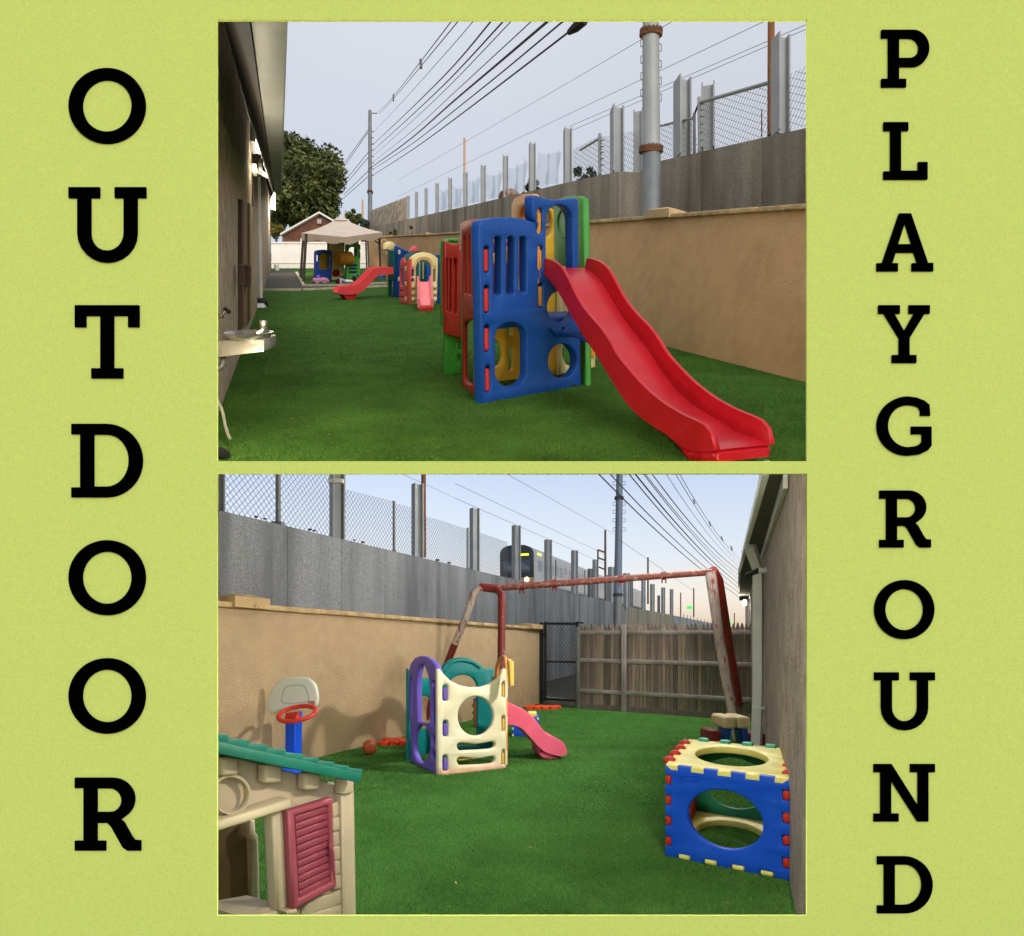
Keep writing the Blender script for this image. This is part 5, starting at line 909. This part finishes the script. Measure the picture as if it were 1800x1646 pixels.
MB().tube([GL((1304.5, 1263)), at((1280, 1120), 11.9), at((1262, 1020), 11.05), at((1252, 1003), YR_)], [.06, .07, .085, .085], 10).build('leg', mat('red_leg_paint', (140, 32, 32), .5, .2, 4), sw, True)
for x in (917, 975, 1092, 1167):
    c = bA + (bB - bA) * ((x - 872) / 379); mb = MB(); mb.tube([c - (bB - bA).normalized() * .03, c + (bB - bA).normalized() * .03], .068, 10)
    for s_ in (-.03, .03): mb.tube([c + Vector((s_, 0, -.05)), c + Vector((s_, 0, -.12))], .012, 6)
    mb.build('swing_hanger', sw_red, sw)
# ---------------------------------------------------------------- purple and ivory climber
def stain_base(m, rgb, h):
    """reddish dirt worn into the bottom edge of the plastic"""
    t = m.node_tree; b = t.nodes['Principled BSDF']; src = b.inputs['Base Color'].links[0].from_socket; N = t.nodes.new
    tc = N('ShaderNodeTexCoord'); sx_ = N('ShaderNodeSeparateXYZ'); t.links.new(tc.outputs['Object'], sx_.inputs[0]); nz = N('ShaderNodeTexNoise'); nz.inputs['Scale'].default_value = 5
    ad = N('ShaderNodeMath'); ad.operation = 'MULTIPLY_ADD'; ad.inputs[1].default_value = .12; t.links.new(tc.outputs['Object'], nz.inputs[0]); t.links.new(nz.outputs[0], ad.inputs[0]); t.links.new(sx_.outputs[2], ad.inputs[2])
    mr = N('ShaderNodeMapRange'); mr.inputs[1].default_value = .06; mr.inputs[2].default_value = h; mr.inputs[3].default_value = .75; mr.inputs[4].default_value = 0; t.links.new(ad.outputs[0], mr.inputs[0])
    mx = N('ShaderNodeMix'); mx.data_type = 'RGBA'; t.links.new(mr.outputs[0], mx.inputs[0]); t.links.new(src, mx.inputs[6]); mx.inputs[7].default_value = lin(rgb); t.links.new(mx.outputs[2], b.inputs['Base Color']); return m
def lo_plane(a, b, off=0.0): return plumb(GL, a, b, off)
CI = lo_plane(b5(470, 1236), b5(1118, 1172)); c4 = thing('climber', CI.A, 'ivory and lilac plastic climber with pink slide before the tan wall', 'playset')
io = [(470, 1236), (468, 246), (492, 244), (515, 268), (545, 305), (600, 358), (680, 398), (780, 418), (880, 413), (960, 386), (1030, 338), (1066, 294), (1078, 250), (1098, 238), (1116, 258), (1120, 700), (1118, 1172), (1000, 1192), (800, 1218), (560, 1246)]
wav = lambda y0, y1: sm([(655, (y0 + y1) / 2), (675, y0 + 12), (730, y0 + 12), (820, y0 + 22), (900, y0 + 14), (980, y0), (1008, y0 + 14), (1008, y0 + 42), (980, y1 - 18), (900, y1 - 8), (820, y1 - 4), (740, y1), (680, y1 + 2)], 3, True)
sl_l = [(522, 390, 570, 545), (524, 722, 572, 876), (522, 1046, 570, 1196)]; sl_r = [(1074, 362, 1108, 506), (1073, 680, 1106, 826), (1070, 996, 1104, 1135)]
ip = panel('ivory_panel', CI, io, [el(830, 685, 166, 184), wav(922, 1004), wav(1058, 1142)] + [rr(*q_, 22) for q_ in sl_l + sl_r], stain_base(mat('plastic_ivory_worn', (234, 224, 192), .42, .05, 2, rgb2=(242, 236, 214), spec=.4), (206, 132, 104), .16), c4, .075, .022, z=b5)
for q_ in sl_l: peg('connector', CI, (q_[0] + 6, q_[1] + 30, q_[2] - 6, q_[3] - 6), lilac, ip, .05, -.012, b5)
for q_ in sl_r: peg('connector', CI, (q_[0] + 4, q_[1] + 28, q_[2] - 4, q_[3] - 6), plas('gold', (232, 190, 90)), ip, .05, -.012, b5)
LI = lo_plane(b5(470, 1234), b5(216, 1112)); 
lo_ = [(470, 1232), (466, 250), (440, 205), (400, 162), (350, 132), (300, 122), (252, 145), (218, 195), (205, 250), (212, 700), (218, 1112)]
lh = [[(280, 735), (275, 420), (283, 300), (300, 220), (325, 195), (352, 225), (380, 310), (396, 420), (396, 745), (330, 745)], rr(413, 355, 445, 778, 15), rr(213, 330, 230, 700, 8), el(320, 942, 78, 178), el(434, 908, 20, 46), el(433, 1052, 20, 44)]
pp = panel('lilac_panel', LI, lo_, lh, lilac, c4, .075, .018, z=b5)
panel('groove_back', LI, [(405, 800), (455, 800), (455, 330), (405, 330)], [], plas('deep_lilac', (84, 62, 160)), pp, .02, .004, -.05, b5)
panel('dimple_back', LI, [(405, 1110), (460, 1110), (460, 850), (405, 850)], [], plas('deep_lilac', (84, 62, 160)), pp, .02, .004, -.05, b5)
TB = lo_plane(b5(205, 1100), b5(430, 1010)); TB2 = lo_plane(b5(430, 1020), b5(1010, 985))
panel('teal_side_panel', TB, [(196, 1108), (196, 240), (260, 318), (330, 332), (400, 325), (470, 300), (470, 1010)], [rr(285, 495, 420, 800, 60)], tealb, c4, .03, .008, z=b5)
panel('teal_arch_panel', TB2, [(440, 1020), (440, 700), (500, 260), (540, 195), (600, 155), (680, 138), (760, 142), (830, 172), (890, 222), (940, 248), (1000, 240), (1005, 985)], [[(580, 960), (580, 420)] + arc(712, 410, 132, 110, 180, 360, 12) + [(846, 960)]], tealb, c4, .1, .022, z=b5)
panel('teal_arch_rim', TB2, [(510, 265), (545, 200), (605, 160), (680, 140), (760, 146), (825, 176), (885, 226), (870, 245), (800, 195), (700, 175), (610, 195), (560, 250), (530, 290)], [], tealb, c4, .04, .012, .03, b5)
PE_ = lo_plane(b5(1118, 1172), b5(985, 1065))
panel('peach_arch_panel', PE_, [(1098, 1150), (985, 1066), (972, 380), (972, 318), (1000, 312), (1004, 220), (1020, 165), (1050, 128), (1075, 115), (1092, 130), (1098, 200)], [[(1020, 360), (1022, 240), (1040, 175), (1068, 150), (1085, 170), (1080, 240), (1050, 290), (1040, 340)], [(1080, 1090), (1010, 1030), (1010, 700), (1080, 720)]], peach, c4, .04, .01, -.03, z=b5)
panel('gold_edge', PE_, [(1112, 150), (1136, 175), (1142, 400), (1126, 400), (1118, 250)], [], plas('gold', (232, 190, 90)), c4, .06, .015, .03, b5)
YF = lo_plane(b5(660, 1135), b5(910, 1115), -.25)
panel('yellow_floor_bar', YF, [(660, 1140), (670, 1090), (780, 1078), (850, 1085), (910, 1105), (910, 1130)], [], yellow, c4, .06, .015, z=b5)
PS = lo_plane(b5(1125, 1110), b5(1680, 1088))
ps_t = [(1118, 590), (1180, 592), (1250, 616), (1315, 658), (1380, 718), (1432, 790), (1485, 852), (1550, 880), (1615, 915), (1658, 955), (1680, 1010), (1672, 1040)]; ps_l = [(1118, 765), (1185, 768), (1260, 800), (1310, 855), (1370, 920), (1420, 975), (1480, 1020), (1540, 1042), (1600, 1052), (1640, 1052), (1660, 1048), (1672, 1044)]
s4 = slide(c4, PS, .55, ps_t, ps_l, pink, 'pink_slide', b5)
panel('slide_foot', PS, [(1415, 965), (1440, 1010), (1560, 1050), (1610, 1086), (1462, 1088), (1425, 1050)], [], pink, s4, .45, .03, -.03, b5)
for y_ in (805, 912, 1030): MB().sphere(CI.hit(b5(1124, y_)) - CI.n * .15, .045, 10).build('climbing_knob', ivory, c4, True)
# ---------------------------------------------------------------- basketball hoop and ball
hy_ = 7.9; hoop = thing('basketball_hoop', Vector((at((509, 1360), hy_).x, hy_, 0)), 'toy basketball hoop with white backboard, red rim and blue post', 'basketball hoop')
HP = Plane(at((480, 1200), hy_ + .12), at((560, 1200), hy_ - .1))
hb = panel('backboard', HP, sm([(310, 375), (312, 330), (330, 270), (365, 215), (420, 182), (490, 175), (560, 185), (600, 225), (615, 290), (612, 330), (595, 358), (520, 365), (400, 372), (345, 395)], 3, True), [], mat('board_white', (214, 220, 212), .45, .04, 3), hoop, .05, .018, z=b4)
panel('backboard_square', HP, sm([(405, 335), (402, 270), (420, 235), (455, 222), (520, 222), (548, 240), (560, 280), (560, 325)], 3, True), [sm([(410, 330), (408, 272), (424, 241), (457, 228), (518, 228), (543, 244), (554, 282), (554, 320)], 3, True)], mat('board_line', (176, 184, 178), .5), hb, .008, .002, .006, b4)
lg = panel('logo', HP, rr(558, 320, 600, 344, 10), [rr(562, 324, 596, 340, 7)], redp, hb, .006, .001, .006, b4)
panel('logo_text', HP, rr(568, 329, 592, 335, 2), [], ink, hb, .006, .001, .006, b4)
rc_ = Plane(HP.A, HP.A + HP.u, ZUP, .2).hit(b4(492, 398)); ra_, rb2 = 118 / 3.4647 / F * hy_, .15
rim = MB().tube([rc_ + HP.u * ra_ * math.cos(k * math.pi / 16) * (1 if True else 1) + HP.n * rb2 * (.9 + .1) * math.sin(k * math.pi / 16) + Vector((0, 0, -.07 * math.sin(k * math.pi / 16))) for k in range(33)], .026, 8, cap=False).build('rim', redp, hoop, True)
panel('rim_bracket', HP, [(412, 440), (418, 395), (470, 390), (480, 430), (440, 442)], [], redp, hoop, .12, .02, .1, b4)
panel('post', HP, [(414, 800), (418, 395), (482, 390), (476, 790)], [], blue2, hoop, .14, .02, -.03, b4)
mb = MB(); mb.lathe(Vector((at((509, 1360), hy_).x, hy_, 0)), ZUP, [(.32, 0), (.33, .05), (.24, .16), (.1, .2)], 24); mb.build('base', blue2, hoop, True)
bq = GL((650, 1326.5)); br = .098; bk = thing('basketball', bq, 'orange basketball lying at the foot of the tan wall', 'basketball')
bsk = MB().sphere(bq + Vector((0, 0, br)), br, 24).build('ball', mat('ball_rubber', (196, 92, 44), .6, .12, 14, bump=.3, bscale=200), bk, True)
for ax_ in (Vector((1, .2, .3)), Vector((.1, 1, .2)), Vector((-.2, .2, 1))):
    ax_.normalize(); a_ = ax_.orthogonal().normalized(); b_ = ax_.cross(a_); MB().tube([bq + Vector((0, 0, br)) + (a_ * math.cos(k * math.pi / 14) + b_ * math.sin(k * math.pi / 14)) * br for k in range(29)], .0022, 4, cap=False).build('seam', blackm, bsk)
def pads(px, nx, ny, r, label):
    q = GL(px); t = thing('stepping_pads', q, label, 'toy'); om = plas('pad_orange', (232, 70, 34))
    for i in range(nx):
        for j in range(ny):
            c = q + Vector(((i - (nx - 1) / 2) * r * 1.75 + (j % 2) * r * .8, j * r * 1.6, 0)); MB().lathe(c, ZUP, [(r, 0), (r, .045), (r * .85, .06), (r * .3, .062)], 6).build('pad', om, t)
pads((702, 1310), 4, 3, .085, 'orange linked stepping pads lying by the tan wall'); pads((951, 1246.5), 4, 2, .1, 'orange linked stepping pads lying in front of the wire gate')
# small blue block toy and orange-brown panel behind the climber
BB = lo_plane(b5(1165, 872), b5(1420, 872)); bbk = thing('block_toy', BB.A, 'small blue block toy with yellow top behind the pink slide', 'toy')
panel('front', BB, [(1163, 872), (1310, 885), (1420, 868), (1418, 690), (1300, 680), (1163, 765)], [rr(1218, 790, 1245, 815, 3), rr(1340, 800, 1372, 830, 3)], blue2, bbk, .35, .015, 0, b5)
panel('yellow_top', BB, [(1320, 700), (1395, 690), (1395, 655), (1320, 655)], [], paley, bbk, .3, .015, .01, b5)
for q_ in ((1163, 790, 1182, 812), (1163, 850, 1182, 872), (1398, 700, 1415, 720)): panel('yellow_tab', BB, rr(*q_, 3), [], paley, bbk, .03, .006, .02, b5)
BP_ = lo_plane(b5(805, 785), b5(875, 790)); bp2 = thing('climbing_board', BP_.A, 'terracotta toy climbing panel with green tabs seen through the ivory panel', 'toy panel')
panel('board', BP_, [(806, 785), (872, 790), (872, 735), (850, 690), (845, 545), (838, 530), (800, 545)], [], plas('terracotta', (176, 92, 60)), bp2, .06, .012, 0, b5)
for q_ in ((790, 570, 806, 600), (792, 640, 806, 668), (794, 700, 806, 725)): panel('green_tab', BP_, rr(*q_, 3), [], green, bp2, .05, .008, .01, b5)
panel('blue_knob', BP_, el(818, 530, 18, 12, 14), [], blue2, bp2, .05, .01, .02, b5)
# ---------------------------------------------------------------- picnic bench
pq = GL((1296, 1322)); sP = pq.y / F; pb = thing('toy_picnic_table', pq, 'toy picnic table with cream top, blue legs and maroon benches behind the cube', 'toy table')
PP = Plane(pq, pq + Vector((1, .12, 0)))
for x0, x1 in ((1310, 1385), (1388, 1466)): panel('table_top', PP, rr(x0, 668, x1, 738, 18), [], plas('top_cream', (206, 190, 148)), pb, .45, .03, .1, b6)
for x0, x1, xa, xb in ((1330, 1362, 1288, 1330), (1412, 1446, 1440, 1482)): panel('leg', PP, [(x0, 730), (x1, 730), (xb, 870), (xa, 870)], [], blue, pb, .3, .02, .02, b6)
for x0, y0_, x1, y1_ in ((1226, 748, 1290, 822), (1468, 768, 1556, 840)): panel('bench_seat', PP, rr(x0, y0_, x1, y1_, 12), [], plas('bench_maroon', (120, 40, 46)), pb, .35, .02, .08, b6)
# ---------------------------------------------------------------- activity cube
F1, F2 = GL(b7(212, 1192)), GL(b7(1158, 1382)); Hc = .675
fy_ = EYE - Hc; tb = at(b7(388, 300), F * fy_ / (b7(388, 300)[1] - CY)); ft = Vector((F1.x, F1.y, Hc)); D3 = tb - ft; U3 = F2 - F1
cb = thing('activity_cube', F1, 'blue, yellow and red plastic activity cube with round holes against the wall', 'activity cube')
def face(name, o, e1, e2, nrm, m, hole, flips=None, th=.055, inset=0.0):
    """square panel of the cube; flips = tooth phase on the bottom, right, top and left edge (None: plain edges)"""
    k = 4; dt = .052; out = []
    def edge(f, ph):
        r = []
        for i in range(2 * k + 1):
            d = 0 if (i % 2 == ph) else dt; g_ = .004
            r += [f(max(dt, i / 9 + (g_ if d else -g_)) if i else (dt if ph else 0), d), f(min(1 - dt, (i + 1) / 9 - (g_ if d else -g_)) if i < 8 else (1 - dt if ph else 1), d)]
        return r
    if flips:
        fs = (lambda t, d: (t, d)), (lambda t, d: (1 - d, t)), (lambda t, d: (1 - t, 1 - d)), (lambda t, d: (d, 1 - t))
        for f, ph in zip(fs, flips): out += edge(f, ph)
        cl_ = [out[0]]
        for q in out[1:]:
            if math.dist(q, cl_[-1]) > 1e-4: cl_.append(q)
        if math.dist(cl_[0], cl_[-1]) < 1e-4: cl_.pop()
        out = cl_
    else: out = rr(inset, inset, 1 - inset, 1 - inset, .02)
    l1, l2 = e1.length, e2.length; sc = lambda q: (q[0] * l1, q[1] * l2); n_ = nrm.normalized(); a1, a2 = e1.normalized(), e2.normalized()
    me = plate_mesh([[sc(q) for q in out], [sc((.5 + hole * math.cos(a), .5 + hole * math.sin(a))) for a in [2 * math.pi * i / 40 for i in range(40)]]], th, .009, lambda u, w_, d: o + a1 * u + a2 * w_ + n_ * d, name)
    return link(name, me, m, cb, True, 50)
HZ = Vector((0, 0, Hc)); nf = U3.cross(ZUP); nf = -nf if nf.y > 0 else nf
frontp = face('front_panel', F1, U3, HZ, nf, blue2, .305, (0, 0, 1, 0))
Dh = D3 - Vector((0, 0, D3.z)); nl = Dh.cross(ZUP); nl = -nl if nl.x > 0 else nl; nz_ = nf.normalized() * .006
face('top_panel', F1 + HZ - nz_, U3, Dh, ZUP, paley, .325, (0, 0, 0, 0))
face('bottom_panel', F1 + Vector((0, 0, .056)), U3, Dh, ZUP, paley, .33, None, inset=.055)
face('back_panel', F1 + Dh, U3, HZ, -nf, plas('cube_green', (28, 124, 92)), .325, None, inset=.05)
cred = plas('cube_red', (196, 46, 36))
face('left_panel', F1 - nl.normalized() * .03, Dh, HZ, nl, cred, .33, None, inset=.055); face('right_panel', F1 + U3 + nl.normalized() * .03, Dh, HZ, -nl, cred, .33, None, inset=.055)
for e0, ev, mt in ((F1, HZ, cred), (F1 + U3, HZ, cred)):
    for i in range(4): c = e0 + ev * ((2 * i + 1.5) / 9) + U3.normalized() * (.022 if e0 is F1 else -.022) + nf.normalized() * -.022; mb = MB(); mb.cbox(c, U3.normalized() * .046, nf.normalized() * .05, (0, 0, Hc / 9 * .9)); mb.build('corner_tab', mt, cb, bevel=.018)
for e0, mt in ((F1 + HZ, cred), (F1 + HZ + U3, cred)):
    for i in range(4): c = e0 + Dh * ((2 * i + 1.5) / 9) + Vector((0, 0, -.012)); MB().sphere(c, .048, 12, (1, 1.1, .8)).build('corner_knob', mt, cb, True)
for i in range(4):
    c = F1 + U3 * ((2 * i + 1.5) / 9) - nf.normalized() * .02 + Vector((0, 0, .02)); mb = MB(); mb.cbox(c, U3.normalized() * (U3.length / 9 * .9), nf.normalized() * .05, (0, 0, .038)); mb.build('bottom_tab', paley, cb, bevel=.016)
    c = F1 + HZ + Dh + U3 * ((2 * i + 1.5) / 9); mb = MB(); mb.cbox(c, U3.normalized() * (U3.length / 9 * .95), nf.normalized() * .06, (0, 0, .045)); mb.build('top_tab', plas('cube_teal', (70, 176, 150)), cb, bevel=.014)
lgp = Plane(F1, F2); panel('embossed_badge', lgp, rr(330, 580, 462, 622, 5), [rr(335, 585, 457, 617, 4)], blue2, frontp, .008, .002, .006, b7)
panel('embossed_script', lgp, sm([(345, 604), (365, 592), (375, 606), (392, 596), (410, 606), (450, 602), (450, 608), (410, 612), (375, 612), (348, 610)], 2, True), [], blue2, frontp, .008, .002, .006, b7)
# ---------------------------------------------------------------- playhouse
HA = Vector((-.754, 3.29, 0)); HD = Vector((-.546, -1, 0)).normalized(); PH = Plane(HA, HA + HD); ph = thing('playhouse', HA, 'beige toy playhouse with green shingled roof and maroon shutter', 'playhouse')
inn = -PH.n
wallo = [(20, 2400), (20, 560), (100, 575), (760, 765), (842, 800), (850, 1300), (866, 2400)]
win = [(-60, 1100), (60, 1090), (350, 1005), (360, 1300), (378, 1560), (300, 1600), (180, 1640), (-60, 1720)]
tan_h = mat('plastic_house_tan', (164, 152, 132), .5, .08, 2.2, bump=.06, bscale=50, spec=.3)
panel('wall', PH, [(-90, 2400), (-90, 640), (60, 640), (100, 660), (760, 830), (842, 860), (850, 1300), (866, 2400)], [[(-60, 1118), (60, 1090), (350, 1008), (362, 1300), (378, 1560), (300, 1590), (-60, 1700)]], tan_h, ph, .04, .008, -.02, b4)
for i in range(8):
    y0_ = 930 + i * 88; panel('siding_board', PH, [(705, y0_ + 20), (752 + i * 3.5, y0_ + 5), (764 + i * 3.5, y0_ + 84), (712 + i * 3, y0_ + 105)] if i < 6 else [(560 - (i - 6) * 30, y0_ + 88), (775, y0_ + 10), (785, y0_ + 92), (520, y0_ + 190)], [], tan_h, ph, .03, .01, .008 + .003 * (i % 2), b4)
panel('corner_post', PH, [(765, 880), (832, 870), (866, 2400), (800, 2400)], [], tan_h, ph, .07, .012, .03, b4)
panel('door_post', PH, [(346, 1000), (440, 975), (462, 1590), (378, 1600)], [], tan_h, ph, .07, .016, .02, b4)
panel('lintel', PH, [(-90, 1090), (455, 915), (467, 965), (430, 985), (-90, 1148)], [], mat('plastic_house_pale', (184, 172, 148), .5, .05), ph, .09, .012, .07, b4)
panel('round_gable_ring', PH, el(95, 890, 118, 122, 40), [el(95, 890, 104, 108, 40)], tan_h, ph, .03, .01, .03, b4)
for (x0, y0_, x1, y1_) in ((38, 660, 146, 770), (302, 705, 410, 815), (545, 755, 640, 858), (770, 790, 845, 885)): panel('rafter_end', PH, [(x0, y1_), (x0 + 4, y0_ + 10), (x0 + 30, y0_), (x1 - 8, y0_ + 6), (x1, y0_ + 26), (x1 - 2, y1_ - 10), (x1 - 20, y1_ + 6), (x0 + 14, y1_ + 10)], [], tan_h, ph, .06, .015, .05, b4)
sh_o = [(440, 990), (462, 985), (708, 908), (716, 930), (718, 1150), (700, 1195), (728, 1235), (738, 1450), (700, 1475), (492, 1590), (470, 1596)]
sh = panel('shutter', PH, sh_o, [[(484, 1020), (688, 954), (710, 1425), (510, 1530)]], plas('shutter_maroon', (140, 66, 82)), ph, .045, .012, .06, b4)
for i in range(11):
    f0, f1 = i / 11, (i + .9) / 11; L_ = lambda f: (486 + 25 * f, 1022 + 506 * f); R_ = lambda f: (687 + 22 * f, 956 + 468 * f); panel('louvre', PH, [L_(f0), R_(f0), R_(f1), L_(f1)], [], plas('shutter_maroon_dark', (130, 58, 74)), sh, .025, .007, .045, b4)
panel('shutter_back', PH, [(484, 1020), (688, 954), (710, 1425), (510, 1530)], [], plas('shutter_maroon_dark', (130, 58, 74)), sh, .012, .003, .018, b4)
panel('hinge_foot', PH, [(432, 1605), (500, 1588), (500, 1625), (440, 1630)], [], tan_h, ph, .08, .012, .07, b4)
panel('sill', PH, [(180, 1640), (470, 1580), (480, 1640), (180, 1720)], [], tan_h, ph, .3, .012, .02, b4)
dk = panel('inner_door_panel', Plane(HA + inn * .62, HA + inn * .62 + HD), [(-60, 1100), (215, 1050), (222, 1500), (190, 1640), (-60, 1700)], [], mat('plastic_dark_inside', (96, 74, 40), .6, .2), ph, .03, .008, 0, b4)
panel('inner_post', Plane(HA + inn * .6, HA + inn * .6 + HD), [(212, 1050), (240, 1044), (242, 1120), (258, 1135), (272, 1540), (240, 1552), (236, 1180), (212, 1150)], [], mat('plastic_house_pale', (184, 172, 148)), ph, .04, .01, .03, b4)
# roof: rake line on the gable face, boards run back over the house
rk = [(100, 560), (215, 592), (345, 622), (470, 655), (585, 688), (690, 714), (795, 740), (888, 752)]
PHo = Plane(PH.A, PH.A + PH.u, ZUP, .13); e_hi = PHo.hit(b4(-60, 512)) - PH.n * .13; e_lo = PHo.hit(b4(888, 752)) - PH.n * .13; rdir = (e_lo - e_hi); depth = inn * 1.15; out = PH.n * .13
n_up = rdir.cross(depth).normalized(); n_up = n_up if n_up.z > 0 else -n_up
for i in range(9):
    a = e_hi + rdir * (i / 9); b = e_hi + rdir * ((i + 1) / 9 + .004); mb = MB()
    th0, th1 = .052, .066
    A, B = a + out, b + out; pts = [A - n_up * .03, B - n_up * .03, B + n_up * .012, A + n_up * -.002]
    mb.prism(pts, depth - out * 1); mb.build('roof_shingle', roofg, ph, bevel=.004)
mb = MB(); A = e_hi + rdir * .06 + out * 1.03; beam(mb, A - n_up * .062, e_lo + out * 1.03 - n_up * .05, -out * .15, n_up * .042); mb.build('barge_board', roofg, ph, bevel=.006)
mb = MB(); mb.prism([PH.hit(b4(-90, 2400)) + inn * 1.0, PH.hit(b4(866, 2400)) + inn * 1.0, PH.hit(b4(850, 1000)) + inn * 1.0, PH.hit(b4(-90, 1000)) + inn * 1.0], inn * .04)
# ---------------------------------------------------------------- small leaves on the turf
lr = random.Random(5); lm_ = mat('dry_leaf', (150, 128, 84), .8, .3, 20)
for i in range(26):
    if i < 16: c = GU((lr.uniform(395, 640), lr.uniform(600, 800))) + NU * .022; nn2 = NU
    else: c = GL((lr.uniform(700, 1380), lr.uniform(1330, 1600))) + ZUP * .022; nn2 = ZUP
    a_ = Vector((lr.gauss(0, 1), lr.gauss(0, 1), 0)).normalized(); b_ = nn2.cross(a_).normalized(); s_ = lr.uniform(.012, .024)
    o = MB().add([c - a_ * s_, c + b_ * s_ * .4 + nn2 * .004, c + a_ * s_, c - b_ * s_ * .4 + nn2 * .003], [(0, 1, 2, 3)]).build('dry_leaf', lm_); tag(o, 'tiny dry leaf lying on the ' + ('tilted' if i < 16 else 'level') + ' turf', 'leaf', 'dry leaves on the hillside turf' if i < 16 else 'dry leaves on the level turf')
# added lamps, unseen under the hillside, to brighten the lower playground
PFl = Plane(Vector((2.9, 6.8, 3.6)), Vector((2.9, 7.8, 3.6)))
FILL_WATTS = 340
fl1 = thing('fill_light', Vector((2.6, 6.6, 3.4)), 'added round fill light hanging unseen under the edge of the hillside ground', 'lamp')
MB().lathe(Vector((2.6, 6.6, 3.4)), ZUP, [(.3, 0), (.32, .04), (.2, .16), (.05, .2)], 20).build('shade', zincd, fl1, True)
lamp_light('bulb', Vector((2.6, 6.6, 3.3)), FILL_WATTS, .14, (1, .93, .82), fl1)
fl2 = thing('fill_light', Vector((3.6, 12.5, 6.3)), 'added round fill light hanging unseen high under the hillside ground', 'lamp')
MB().lathe(Vector((3.6, 12.5, 6.3)), ZUP, [(.3, 0), (.32, .04), (.2, .16), (.05, .2)], 20).build('shade', zincd, fl2, True)
lamp_light('bulb', Vector((3.6, 12.5, 6.2)), 560, .4, (1, .95, .88), fl2)  # second added lamp, brightens the wooden fence and far lawn
# ---------------------------------------------------------------- turf pile
def pile(name, pts_fn, n, h, nrm, label, bm=None):
    rg = random.Random(21); V = []; Fc = []
    for _ in range(n):
        p = pts_fn(rg)
        if p is None: continue
        p, sc_ = p
        a = Vector((rg.gauss(0, 1), rg.gauss(0, 1), 0)).normalized(); hh = h * (.6 + .7 * rg.random()); w_ = .0024 * sc_; k = len(V)
        V += [p - a * w_, p + a * w_, p + nrm * hh + Vector((rg.gauss(0, .5), rg.gauss(0, .5), 0)) * hh]; Fc.append((k, k + 1, k + 2))
    me = bpy.data.meshes.new(name); me.from_pydata(V, [], Fc); o = link(name, me, bm or blade_m); kind(o, 'stuff'); return tag(o, label, 'turf')
def f_up(rg):
    py = 505 + 330 * (rg.random() ** .75); px = rg.uniform(372, 1430); p = GU((px, py)); s_ = p.y / 6
    u, v = PLb.uv((px, py)) if False else (0, 0)
    d = (p - PLb.A).dot(PLb.n); e = (p - PRb.A).dot(PRb.n)
    return (p, max(1, s_)) if d > .02 and e > .02 else None
def f_lo(rg):
    py = 1245 + 380 * (rg.random() ** .8); px = rg.uniform(372, 1430); p = GL((px, py)); d = (p - PW.A).dot(PW.n); e = (p - B0).dot(PBw.n)
    return (p, max(1, p.y / 5)) if d > .02 and e > .02 and (p - PF.A).dot(PF.n) > .06 else None
pile('turf_pile', f_up, 300000, .015, NU, 'short green artificial turf pile on the sloping lawn'); pile('turf_pile', f_lo, 300000, .014, ZUP, 'short green artificial turf pile on the level lawn', blade_l)
